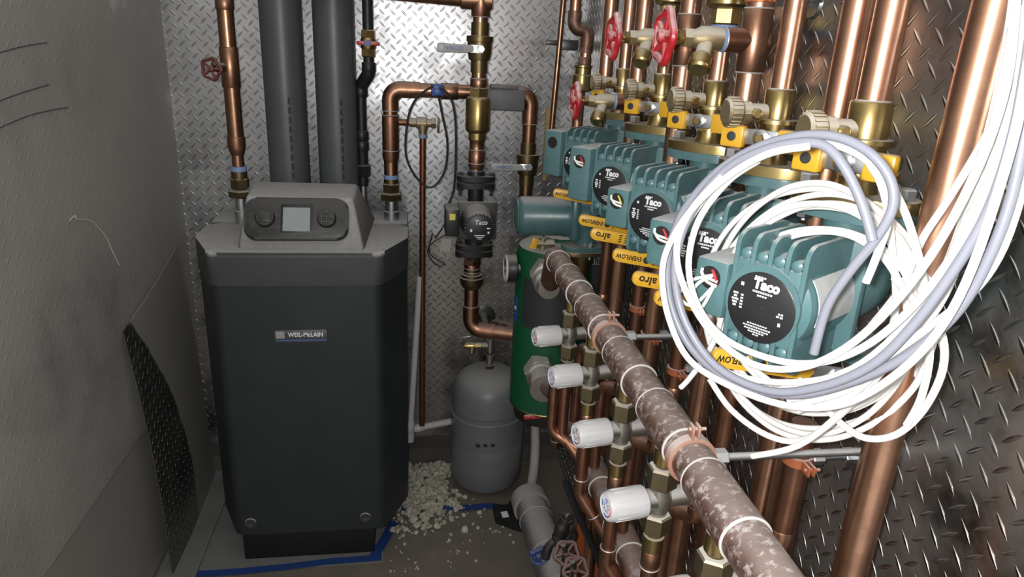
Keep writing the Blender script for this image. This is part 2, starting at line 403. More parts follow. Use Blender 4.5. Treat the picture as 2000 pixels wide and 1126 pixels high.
# frame of the sloped face
fo=V((-.285,1.7785,.974)); fu=X.copy(); fv=V((.0,.0725,.127)).normalized(); fn=fu.cross(fv)
fc=fo+fv*.082+V((-.006,0,0))
bz=B.part('control_bezel',MB().prism(rrect(.262,.112,.03),fc-fn*.004,fu,fv,.022,bev=.007,seg=3),'boiler_bezel')
q=fc+fn*.018
B.part('screen_surround',MB().prism(rrect(.080,.076,.004),q-fn*.001,fu,fv,.002,bev=.001),'black_gloss',bz)
B.part('display_screen',MB().prism(rrect(.068,.063,.002),q+fn*.001-fv*.003,fu,fv,.0012),'lcd',bz,label='pale grey display screen')
for nm,dx in (('select_button',-.078),('keypad',.076)):
    b=B.part(nm,MB().lathe(q+fu*dx-fn*.001,fn,[(0,.025),(.006,.024),(.009,.021),(.0092,0)],24),'boiler_bezel',bz)
    if dx<0: B.part('button_plate',MB().prism(rrect(.03,.026,.003),q+fu*dx+fn*.008,fu,fv,.004,bev=.001),'boiler_bezel',b)
    else:
        for k in range(5):
            r=0 if k==4 else .013; a=PI/2*k
            B.part('key',MB().lathe(q+fu*(dx+r*math.cos(a))+fv*r*math.sin(a)+fn*.008,fn,[(0,.005),(.003,.005),(.004,.003)],12),'black_plastic',b)
lg=B.part('name_badge',MB().prism(rrect(.136,.035,.004),(-.288,1.7485,.750),X,Z,.006,bev=.0015),'badge_dark')
lx=V((-.288,1.7424,.750))
B.part('badge_stripe',MB().box(lx+V((0,0,-.0125)),(.130,.001,.0035)),'ink_blue',lg)
B.part('badge_emblem',MB().prism(rrect(.022,.020,.001),lx+V((-.053,.0004,.003)),X,Z,.001).prism(rrect(.012,.010,.001),lx+V((-.053,-.0004,.003)),X,Z,.0012),'silver_badge',lg)
B.text('WEIL-McLAIN',.0175,lx+V((.0125,0,.003)),X,Z,'ink_white',lg,sx=.86,bold=.0004)
B.part('base',MB().box((-.305,2.0,.0625),(.385,.44,.119),.004),'boiler_base')
for x,z in ((-.462,.158),(-.135,.158)):
    B.part('panel_catch',MB().lathe((x,1.749,z),-Y,[(0,.018),(.003,.016),(.004,.010),(.002,.004)],20),'boiler_cover')

# ---------------------------------------------------------------- pipe helpers
def solder(mb,p,ax,r): mb.ring(p,ax,r,.0012,20,6)
def coupling(mb,p,ax,L,r,pr=None):
    return mb.lathe(V(p)-V(ax).normalized()*L/2,ax,[(0,r-.0015),(.002,r),(L-.002,r),(L,r-.0015)],22)
def reducer(mb,p,ax,L,r0,r1):
    return mb.lathe(p,ax,[(0,r0),(L*.55,r0),(L*.8,(r0+r1)/2),(L,r1)],22)
def wheel(t,p,ax,R,m,parent=None,name='handwheel'):
    p=V(p);x,y,a=basis(ax); mb=MB().ring(p,ax,R,R*.17,36,8,wob=R*.09,k=5)
    for k in range(5):
        th=2*PI*k/5; dd=x*math.cos(th)+y*math.sin(th); mb.tube([p+dd*R*.2,p+dd*R],R*.13,8)
    mb.lathe(p-a*R*.3,a,[(0,R*.2),(R*.2,R*.32),(R*.5,R*.32),(R*.6,R*.2)],12)
    return t.part(name,mb,m,parent)

# ---------------------------------------------------------------- pipes on the back wall
for px,lab in ((-.350,'left of the two wide grey plastic flue pipes rising behind the boiler'),(-.209,'right of the two wide grey plastic flue pipes rising behind the boiler')):
    t=Thing('flue_pipe',lab,'flue pipe',(px,2.10,.97),'grey flue pipes')
    t.part('pipe',MB().cyl((px,2.10,.975),(px,2.10,2.1),.0565,40),'pvc_grey')
    mk=MB()
    for k in range(9):
        z=1.12+.026*k; a=-1.25
        mk.box((px+.0567*math.cos(a),2.10+.0567*math.sin(a),z),(.006,.0006,.018),0,Matrix.Rotation(a+PI/2,3,'Z'))
    t.part('printed_mark',mk,'black_matte')

x,y=-.482,2.05
t=Thing('supply_pipe','thick copper pipe standing on the boiler left side with a small drain valve','pipe',(x,y,.97))
t.part('nipple',MB().lathe((x,y,.965),Z,[(0,.021),(.05,.021),(.052,.017),(.10,.017)],20),'zinc')
u=MB().hexa((x,y,1.055),Z,0,.022,.034).hexa((x,y,1.08),Z,0,.03,.026); u.lathe((x,y,1.105),Z,[(0,.022),(.025,.022)])
t.part('union',u,'brass_dark')
t.part('thread_tape',MB().cyl((x,y,1.13),(x,y,1.143),.0215),'blue_thread')
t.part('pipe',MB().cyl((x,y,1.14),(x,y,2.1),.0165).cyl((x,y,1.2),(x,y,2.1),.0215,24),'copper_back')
f=MB(); reducer(f,(x,y,1.225),-Z,.05,.0245,.0175); coupling(f,(x,y,1.41),Z,.105,.0245); coupling(f,(x,y,1.57),Z,.03,.024)
for zz in (1.225,1.36,1.462): solder(f,(x,y,zz),Z,.0235)
t.part('fitting',f,'copper_fitting')
dv=t.part('drain_valve',MB().cyl((x-.01,y-.01,1.41),(x-.022,y-.045,1.41),.012).hexa((x-.02,y-.04,1.41),(-.35,-.95,0),0,.02,.011),'brass_dark')
wheel(t,(x-.030,y-.072,1.408),(-.35,-.95,0),.026,'red_dull',dv)

x,y=-.115,2.09
t=Thing('gas_pipe','thin black iron pipe with a jog and a brass shutoff behind the boiler','pipe',(x,y,.97))
t.part('pipe',MB().tube(bend([(x,y,2.1),(x,y,1.408),(x-.026,y+.03,1.370),(x-.026,y+.03,1.08)],.02),.0145,16),'iron_black')
f=MB(); x2,y2=x-.026,y+.03
for p,q in (((x,y,1.425),Z),((x2,y2,1.355),Z),((x2,y2,1.20),Z),((x2,y2,1.23),Z)): coupling(f,p,q,.026,.0195)
f.tube(bend([(x,y,1.43),(x,y,1.408),(x2,y2,1.370),(x2,y2,1.345)],.03),.0185,16)
f.hexa((x2,y2,1.11),Z,0,.035,.026).lathe((x2,y2,1.09),Z,[(0,.016),(.14,.016),(.15,.0195)],16)
t.part('fitting',f,'iron_black')
t.part('nipple',MB().cyl((x2,y2,.975),(x2,y2,1.10),.010),'zinc')
gv=t.part('gas_valve',MB().hexa((x,y,1.452),Z,0,.022,.021).hexa((x,y,1.502),Z,0,.022,.021).lathe((x,y,1.468),Z,[(0,.0165),(.01,.021),(.03,.021),(.04,.0165)],18),'brass')
hd=t.part('butterfly_handle',MB().box((x,y-.026,1.489),(.062,.006,.010),.002).cyl((x,y-.015,1.489),(x,y-.03,1.489),.010),'red_paint',gv)
t.part('handle_nut',MB().hexa((x,y-.029,1.489),-Y,0,.006,.009),'blue_plastic',hd)

# return loop
x,y=-.057,2.11
t=Thing('return_pipe','copper pipe arching from the boiler right side across to the far ball valve','pipe',(x,y,.97))
t.part('nipple',MB().lathe((x,y,.965),Z,[(0,.0235),(.04,.0235),(.042,.019),(.10,.019)],20),'zinc')
t.part('union',MB().hexa((x,y,1.04),Z,0,.024,.035).hexa((x,y,1.062),Z,0,.03,.027).lathe((x,y,1.08),Z,[(0,.022),(.025,.022)]),'brass_dark')
t.part('thread_tape',MB().cyl((x,y,1.103),(x,y,1.117),.0215),'blue_thread')
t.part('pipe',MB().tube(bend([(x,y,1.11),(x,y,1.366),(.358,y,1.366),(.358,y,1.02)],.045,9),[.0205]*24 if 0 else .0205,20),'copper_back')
f=MB().tube(bend([(x,y,1.305),(x,y,1.366),(x+.085,y,1.366)],.048,9),.0235,20).tube(bend([(.29,y,1.366),(.358,y,1.366),(.358,y,1.28)],.05,9),.0235,20)
f.lathe((x,y,1.14),Z,[(0,.017),(.012,.019),(.028,.0245),(.15,.0245),(.152,.0215)],24); coupling(f,(.115,y,1.366),X,.05,.0235)
t.part('fitting',f,'copper_fitting')
r=MB()
for p,a in (((x,y,1.19),Z),((x,y,1.293),Z),((x,y,1.305),Z),((.358,y,1.28),Z)): solder(r,p,a,.0243)
t.part('solder_seam',r,'solder')

def ball_valve(name,label,p,ax,r,lever_dir,face,m_body='brass_dark',L=.11):
    """full port sweat ball valve with a long lever"""
    p=V(p);ax=V(ax);t=Thing(name,label,'valve',p-ax*.06)
    b=MB().lathe(p-ax*.062,ax,[(0,r*.82),(.032,r*.82),(.033,r*1.02),(.045,r*1.1),(.062,r*1.18),(.08,r*1.18),(.081,r*1.28),(.095,r*1.28),(.096,r*.86),(.13,r*.86)],24)
    t.part('body',b,m_body)
    fd=V(face);ld=V(lever_dir)
    t.part('stem_nut',MB().hexa(p+fd*r*1.0,fd,0,.02,.011),'zinc')
    sd=ld.cross(fd); o=p+fd*(r*1.0+.013)
    h=t.part('lever_bracket',MB().prism(rrect(.04,.02,.004),o+ld*.012,ld,sd,-.003 if ld.cross(sd).dot(fd)<0 else .003,bev=.0008),'zinc')
    return t,o,ld,sd,fd,h
# main riser
x,y=.190,2.0
t=Thing('riser_pipe','copper riser with a soldered tee at top and brass check valve above black pump','pipe',(x,y,1.15))
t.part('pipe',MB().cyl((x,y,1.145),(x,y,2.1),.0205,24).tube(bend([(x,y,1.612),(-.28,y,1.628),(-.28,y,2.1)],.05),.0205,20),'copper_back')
f=MB(); coupling(f,(x,y,1.612),Z,.085,.0255); f.cyl((x-.055,y,1.612),(x+.03,y,1.612),.0245,22,.002)
coupling(f,(x,y,1.398),Z,.03,.0235); f.lathe((x,y,1.158),Z,[(0,.019),(.008,.0235),(.05,.0235),(.054,.021),(.08,.021),(.084,.0235),(.105,.0235)],24)
t.part('fitting',f,'copper_fitting')
cv=MB().hexa((x,y,1.358),Z,0,.03,.028).lathe((x,y,1.262),Z,[(0,.026),(.006,.033),(.012,.0345),(.09,.0345),(.098,.030),(.1,.026)],26)
cv.lathe((x,y,1.244),Z,[(0,.025),(.022,.025)],24)
t.part('check_valve',cv,'brass')
t.part('thread_tape',MB().cyl((x,y,1.146),(x,y,1.158),.0205),'blue_thread')
r=MB()
for zz in (1.57,1.385,1.41,1.265,1.215,1.176): solder(r,(x,y,zz),Z,.0243)
t.part('solder_seam',r,'solder')
def white_lever(t,o,ld,sd,fd,h):
    lv=t.part('lever',MB().prism(roundpoly([(.02,-.009),(.118,-.0125),(.118,.0125),(.02,.009)],.008),o+fd*.001,ld,sd,.007*(1 if ld.cross(sd).dot(fd)>0 else -1),bev=.002),'white_lever',h)
    t.text('NIBCO',.0135,o+ld*.075+fd*.0095,-ld,V((0,0,1)),'ink_blue',lv,sx=1.2)
white_lever(*ball_valve('ball_valve','brass ball valve with white lever high on the tall riser pipe',(x,y,1.488),Z,.0285,-X,-Y))
white_lever(*ball_valve('ball_valve','brass ball valve with white lever on the right leg of copper arch',(.358,2.11,1.155),Z,.027,-X,-Y))

# sensor clip and its cables
single('strap_sensor','small blue sensor clipped on the horizontal copper arch','sensor',MB().box((.079,2.085,1.370),(.036,.034,.034),.004).box((.079,2.066,1.366),(.022,.01,.02),.003),'blue_plastic')
single('sensor_cable','thin black cable hanging in a big loop below the blue sensor','cable',MB().tube(catmull([(0.066,2.06,1.382),(0.021,2.06,1.349),(-0.005,2.06,1.291),(-0.012,2.06,1.188),(0.017,2.06,1.121),(0.062,2.06,1.09),(0.101,2.06,1.138),(0.109,2.06,1.221),(0.093,2.06,1.302),(0.081,2.06,1.357)],6),.0033,8),'black_cable')
single('sensor_cable','thin black cable dropping from the blue sensor to black pump','cable',MB().tube(catmull([(0.082,2.03,1.381),(0.114,2.03,1.355),(0.129,2.03,1.291),(0.132,2.03,1.182),(0.128,2.03,1.091),(0.113,2.03,1.044),(0.12,2.03,1.021)],6),.0033,8),'black_cable')
# grey box on the arch
single('control_box','dusty dark grey control box fixed behind the brass check valve','control box',MB().box((.275,2.075,1.352),(.115,.05,.062),.006).box((.27,2.06,1.388),(.08,.03,.012),.003),'actuator_grey')

# relief valve and drain tube
x,y=.038,2.12
t=Thing('relief_drain','slim copper drain tube hanging from a brass relief valve right of boiler','drain pipe',(x,y,.24))
t.part('pipe',MB().cyl((x,y,.245),(x,y,1.245),.0095,16).cyl((-.04,y,1.272),(x,y,1.272),.0095,14),'copper_dull')
t.part('valve_body',MB().lathe((x-.04,y,1.272),X,[(0,.013),(.02,.013),(.022,.017),(.05,.017),(.052,.012),(.075,.012)],18).lathe((x,y,1.28),-Z,[(0,.016),(.02,.016),(.035,.012),(.05,.012)],18).hexa((x+.025,y,1.272),X,0,.012,.017),'brass_dusty')
t.part('lever',MB().box((x+.045,y-.012,1.268),(.006,.012,.045),.002),'brass_dark')
t.part('thread_tape',MB().cyl((x,y,1.228),(x,y,1.238),.0125),'blue_thread')

# black circulator on the riser
x,y,z=.190,2.0,1.02
t=Thing('black_pump','small black circulator pump on the riser pipe between two flanges','pump',(x,y,z-.09))
vb=MB().lathe((x,y+.012,z),-Y,[(0,.03),(.01,.048),(.05,.05),(.062,.055),(.075,.055)],28).cyl((x,y,z+.03),(x,y,z+.105),.0225,20).cyl((x,y,z-.105),(x,y,z-.03),.028,20)
t.part('volute',vb,'iron_black')
fl=MB()
for s in (1,-1):
    for o in (.093,.113): fl.prism(oval(.056,.034,28,2.6),(x,y,z+s*o-.008),X,Y,.016,bev=.003)
    fl.lathe((x,y,z+s*.118),Z*s,[(0,.026),(.015,.024)],20)
t.part('flange',fl,'iron_black')
bo=MB()
for s in (1,-1):
    for q in (1,-1): bo.hexa((x+q*.046,y,z+s*.118),Z*s,0,.01,.010).cyl((x+q*.046,y,z+s*.06),(x+q*.046,y,z+s*.13),.0045,8).hexa((x+q*.046,y,z+s*.075),Z*s,0,.01,.010)
t.part('bolt',bo,'steel_dark')
mt=t.part('motor',MB().lathe((x,y-.06,z),-Y,[(0,.053),(.006,.053),(.012,.047),(.06,.043),(.08,.041),(.084,.038)],30).box((x,y-.062,z),(.112,.012,.112),.01),'grey_pump')
mb=MB().lathe((x,y-.144,z),-Y,[(0,.040),(.012,.040),(.014,.037),(.0142,0)],32)
for k in range(24):
    a=2*PI*k/24; mb.box((x+.040*math.cos(a),y-.15,z+.040*math.sin(a)),(.005,.010,.004),.001,Matrix.Rotation(-a,3,'Y'))
dd=t.part('end_plate',mb,'black_plastic',mt)
def pump_print(t,o,u,v,R,parent,big=True):
    o=V(o);n=u.cross(v)
    t.text('Taco',R*(.40 if big else .5),o+v*R*(.66 if big else .5)+u*R*.08+n*.0003,u,v,'ink_white',parent,sx=.95,shear=.1,bold=.0007 if big else .0003)
    if big:
        l=MB()
        for w_,h_,yy,xx in ((.34,.05,.86,-.12),(.60,.055,.44,0.),(.30,.05,.34,.0),(.62,.035,-.50,0),(.85,.04,-.58,0),(.75,.04,-.66,0),(.5,.04,-.73,0),(.2,.035,-.80,0),(.12,.1,.55,-.62),(.16,.05,.0,.62),(.22,.05,-.08,.6),(.1,.1,-.3,.62)):
            k=max(1,int(w_/.075)) 
            for i in range(k):
                ww=w_/k*.72
                l.box(o+u*R*(xx-w_/2+w_*(i+.5)/k)+v*R*yy+n*.0003,(R*ww,R*h_,.0005),0,Matrix((u,v,n)).transposed())
        for i in range(5): l.box(o+u*R*-.78+v*R*(-.12+.09*i)+n*.0003,(R*(.10+.05*(i%3)),R*.055,.0005),0,Matrix((u,v,n)).transposed()).box(o+u*R*-.58+v*R*(-.14+.09*i)+n*.0003,(R*.08,R*.05,.0005),0,Matrix((u,v,n)).transposed())
        t.part('small_print',l,'ink_white',parent)
pump_print(t,(x,y-.1584,z),X,Z,.037,dd,False)
l=MB()
for w_,zz in ((.03,-.018),(.022,-.023),(.012,-.028)): l.box((x,y-.1586,z+zz),(w_,.0005,.0018))
l.box((x-.024,y-.1586,z-.004),(.006,.0005,.008)).box((x+.024,y-.1586,z+.002),(.010,.0005,.003)).box((x+.024,y-.1586,z-.010),(.005,.0005,.006))
t.part('small_print',l,'ink_white',dd)
tb=t.part('terminal_box',MB().box((x-.074,y-.085,z+.008),(.038,.085,.078),.005),'black_plastic')
t.part('box_sticker',MB().box((x-.074,y-.1277,z+.026),(.016,.0008,.018)),'wire_yellow',tb)

# tail below the pump
x,y=.186,2.0
t=Thing('pump_tail_pipe','copper tail pipe with brass union below black pump, elbowing to green tank','pipe',(x,y,.66))
t.part('thread_tape',MB().cyl((x,y,.886),(x,y,.896),.021),'blue_thread')
t.part('pipe',MB().tube(bend([(x,y,.89),(x,y,.655),(.335,y-.05,.655)],.045,9),.0215,20),'copper_fitting')
f=MB().hexa((x,y,.868),Z,0,.02,.028).tube(bend([(x,y,.735),(x,y,.655),(x+.075,y-.025,.655)],.055,9),.0245,20)
coupling(f,(x,y,.86),Z,.03,.0245)
t.part('fitting',f,'copper_fitting')
t.part('union',MB().lathe((x,y,.792),Z,[(0,.024),(.006,.030),(.018,.036),(.036,.037),(.038,.033),(.046,.033),(.048,.025),(.065,.025)],28),'brass_dark')
r=MB()
for zz in (.735,.80,.858,.846): solder(r,(x,y,zz),Z,.0248)
t.part('solder_seam',r,'solder')

# pvc condensate pipe
t=Thing('condensate_pipe','thin white plastic pipe leaning on the back wall right of the boiler','pipe',(0,2.12,.19))
t.part('pipe',MB().cyl((.030,2.12,.79),(-.004,2.12,.20),.0105,16).cyl((-.004,2.125,.243),(-.05,2.16,.243),.0105,14).cyl((.005,2.13,.225),(.20,2.2,.220),.012,14),'pvc_white')
f=MB(); coupling(f,(-.003,2.12,.235),(.034,0,.59),.055,.0145); f.cyl((-.004,2.12,.185),(-.003,2.12,.215),.015,16); coupling(f,(.03,2.139,.2245),(1,.36,0),.03,.015)
t.part('fitting',f,'pvc_white')

# tag and loose wires
single('paper_tag','small white printed tag hanging on the back wall left of riser','tag',MB().box((.122,2.3288,.835),(.036,.002,.046),0,Matrix.Rotation(.12,3,'Y')).box((.112,2.3276,.835),(.003,.001,.036)),'paper')
for k,(pts,lab) in enumerate((
 ([(0.18,2.3,0.913),(0.085,2.3,0.858),(0.059,2.3,0.821),(0.076,2.3,0.784),(0.103,2.3,0.766)],'dark thin wire sagging on the back wall left of the paper tag'),
 ([(0.076,2.31,0.882),(0.064,2.31,0.818),(0.089,2.31,0.79),(0.118,2.31,0.772),(0.095,2.31,0.759)],'short loose strap hanging on the back wall under the paper tag'),
 ([(0.129,2.2,1.006),(0.117,2.2,0.955),(0.081,2.2,0.894)],'black lead falling from black pump terminal box'))):
    single('loose_wire',lab,'wire',MB().tube(catmull(pts,6),.0022,6),'black_cable' if k==2 else 'steel_dark')

# ---------------------------------------------------------------- expansion tank
x,y=.268,2.135
t=Thing('expansion_tank','grey round expansion tank standing on the floor among foam crumbs','tank',(x,y,0))
pr=[(0,.05),(.004,.085),(.018,.112),(.04,.125),(.10,.128),(.19,.128),(.192,.1275),(.196,.128),(.292,.128),(.296,.1245),(.312,.1245),(.316,.128),(.375,.127),(.405,.118),(.43,.098),(.447,.065),(.453,.03)]
t.part('shell',MB().lathe((x,y,0),Z,pr,56),'tank_grey')
t.part('rim_seam',MB().ring((x,y,.294),Z,.1275,.0022,56,6),'tank_grey')
t.part('neck',MB().hexa((x,y,.448),Z,0,.018,.016).cyl((x,y,.46),(x,y,.475),.010),'brass_dark')
lt=MB()
for k,(a,b) in enumerate(((-.045,.10),(-.02,.06),(.006,.09))): lt.box((x+a,y-.1285+.4*a*a,.225),(.014,.0006,.010),0,Matrix.Rotation(a*8,3,'Z'))
t.part('printed_mark',lt,'ink_black')
t=Thing('tank_pipe','narrow dusty pipe above the expansion tank with elbow and drain valve','pipe',(x,y,.46))
t.part('pipe',MB().tube(bend([(x,y,.47),(x,y,.628),(.36,y-.09,.635)],.03),.0105,14),'copper_dusty')
t.part('fitting',MB().cyl((x,y,.47),(x,y,.50),.013).cyl((x,y,.515),(x,y,.56),.0135).cyl((x-.03,y,.537),(x,y,.537),.010),'nickel')
t.part('drain_valve',MB().hexa((x-.055,y,.537),X,0,.025,.012).lathe((x-.09,y,.537),X,[(0,.008),(.012,.012),(.035,.012)],14).cyl((x-.06,y,.537),(x-.065,y-.02,.515),.008),'brass')
t.part('valve_key',MB().tube([(x-.09,y-.005,.545),(x-.095,y-.005,.57),(x-.07,y-.008,.575)],.003,8),'zinc')
single('wall_flange','round dark flange on the back wall behind the tank pipe','flange',MB().lathe((.262,WB,.565),-Y,[(0,.045),(.006,.045),(.008,.041),(.010,.02),(.02,.016),(.12,.012)],28),'steel_dark')

# ---------------------------------------------------------------- green separator tank
x,y=.395,1.79
t=Thing('separator_tank','tall dark green cylinder tank with black label and white dusty top','tank',(x,y,.48))
t.part('shell',MB().lathe((x,y,.515),Z,[(0,.100),(.004,.107),(.455,.107),(.475,.100),(.487,.080),(.49,.04)],48),'green_enamel')
t.part('base_skirt',MB().lathe((x,y,.470),Z,[(0,.088),(.002,.092),(.04,.098),(.046,.098)],40),'black_matte')
t.part('base_ring',MB().ring((x,y,.517),Z,.103,.005,44,8),'brass')
def arc(cx,cy,r,a0,a1,z0,z1,th=.0008,n=16):
    mb=MB();vs=[];fs=[]
    for i in range(n+1):
        a=math.radians(a0+(a1-a0)*i/n)
        for rr,zz in ((r,z0),(r,z1),(r+th,z1),(r+th,z0)): vs.append((cx+rr*math.cos(a),cy+rr*math.sin(a),zz))
    for i in range(n):
        for k in range(4): fs.append([i*4+k,(i+1)*4+k,(i+1)*4+(k+1)%4,i*4+(k+1)%4])
    fs+= [[3,2,1,0],[n*4+k for k in range(4)]]
    return mb.add(vs,fs)
t.part('label_panel',arc(x,y,.107,-150,-60,.775,.915),'label_black')
t.part('side_sticker',arc(x,y,.107,-176,-164,.775,.85),'blue_plastic')
a=math.radians(-170); nr=V((math.cos(a),math.sin(a),0))
t.part('sticker_oval',MB().ring(V((x,y,.815))+nr*.1082,nr,.0055,.0007,20,6),'ink_white')
t.part('top_collar',MB().lathe((x+.02,y+.02,1.0),Z,[(0,.055),(.015,.055),(.018,.05),(.02,.02)],32),'green_enamel')
pt=t.part('port_nut',MB().hexa((.352,1.70,.945),(-.10,-1,-.05),0,.05,.042).lathe((.347,1.66,.942),(-.10,-1,-.05),[(0,.036),(.012,.038),(.015,.032),(.034,.031),(.038,.035),(.052,.035),(.056,.028),(.085,.0265)],24),'nickel',label='dusty hexagonal port nut')
t.part('port_nut',MB().hexa((.350,1.70,.665),(-.05,-1,.0),0,.05,.043).lathe((.348,1.66,.665),(-.05,-1,0),[(0,.036),(.02,.040),(.024,.034),(.06,.034),(.064,.038),(.09,.038)],24),'nickel')
t.part('top_valve',MB().cyl((.345,1.72,1.0),(.345,1.72,1.03),.010).hexa((.345,1.72,1.015),X,-.03,.03,.012),'brass_dusty')
t.part('valve_tab',MB().box((.318,1.70,1.02),(.018,.005,.03),.002,Matrix.Rotation(.3,3,'Y')),'yellow')
t=Thing('pressure_gauge','round black pressure gauge seen edge on, left of the green tank','gauge',(.27,1.76,.93))
t.part('case',MB().lathe((.285,1.765,.932),-X,[(0,.033),(.002,.037),(.026,.037),(.030,.034),(.030,.030),(.024,.029)],32),'black_plastic')
t.part('bezel',MB().ring((.256,1.765,.932),X,.034,.0035,32,8),'white_plastic')
t.part('stem',MB().cyl((.283,1.765,.932),(.31,1.77,.934),.010).hexa((.29,1.766,.932),X,0,.012,.014),'nickel')

# teal cylinder pump over the tank
x,y,z=.47,1.67,1.100
t=Thing('side_pump','smooth teal pump lying sideways above the green tank','pump',(x,y,1.0))
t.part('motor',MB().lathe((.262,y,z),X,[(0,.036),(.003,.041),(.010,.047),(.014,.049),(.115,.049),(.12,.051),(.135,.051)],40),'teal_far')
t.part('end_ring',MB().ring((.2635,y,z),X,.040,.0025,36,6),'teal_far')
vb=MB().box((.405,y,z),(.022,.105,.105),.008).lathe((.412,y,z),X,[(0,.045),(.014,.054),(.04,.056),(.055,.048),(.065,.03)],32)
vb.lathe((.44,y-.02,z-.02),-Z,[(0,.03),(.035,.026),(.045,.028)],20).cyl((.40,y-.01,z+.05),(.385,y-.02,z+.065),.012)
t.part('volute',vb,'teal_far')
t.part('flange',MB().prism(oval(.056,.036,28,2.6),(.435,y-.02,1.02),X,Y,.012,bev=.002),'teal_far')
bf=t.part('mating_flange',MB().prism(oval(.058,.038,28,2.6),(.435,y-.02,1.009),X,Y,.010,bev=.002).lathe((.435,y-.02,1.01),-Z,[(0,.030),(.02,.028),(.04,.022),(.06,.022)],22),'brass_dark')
t.part('bolt',MB().hexa((.448,y-.047,1.03),Z,0,.010,.008).cyl((.448,y-.047,1.0),(.448,y-.047,1.045),.004,8),'zinc',label='bright flange bolt')
t.part('conduit_elbow',MB().tube(catmull([(.47,y-.03,1.12),(.49,y-.04,1.10),(.50,y-.03,1.07)],6),.010,12),'brass_dusty')
single('wall_bracket','black steel angle bracket on the right wall beside the green tank','bracket',MB().box((.50,1.60,.945),(.10,.006,.10)).box((.50,1.63,.90),(.10,.06,.005)),'black_plastic')

# thin copper tube in the far right corner
t=Thing('gas_tube','thin copper tube running down the far right corner with a clamp','pipe',(.44,2.12,1.26))
t.part('tube',MB().cyl((.455,2.12,2.1),(.428,2.12,1.20),.0085,12),'copper_back')
t.part('clamp',MB().box((.42,2.12,1.515),(.05,.012,.014),.003).box((.47,2.13,1.51),(.05,.02,.03),.003),'steel_dark')
single('wood_strip','narrow yellowish wooden strip between pump and back wall','strip',MB().box((.455,2.32,1.19),(.013,.02,.24),.001),'wood')
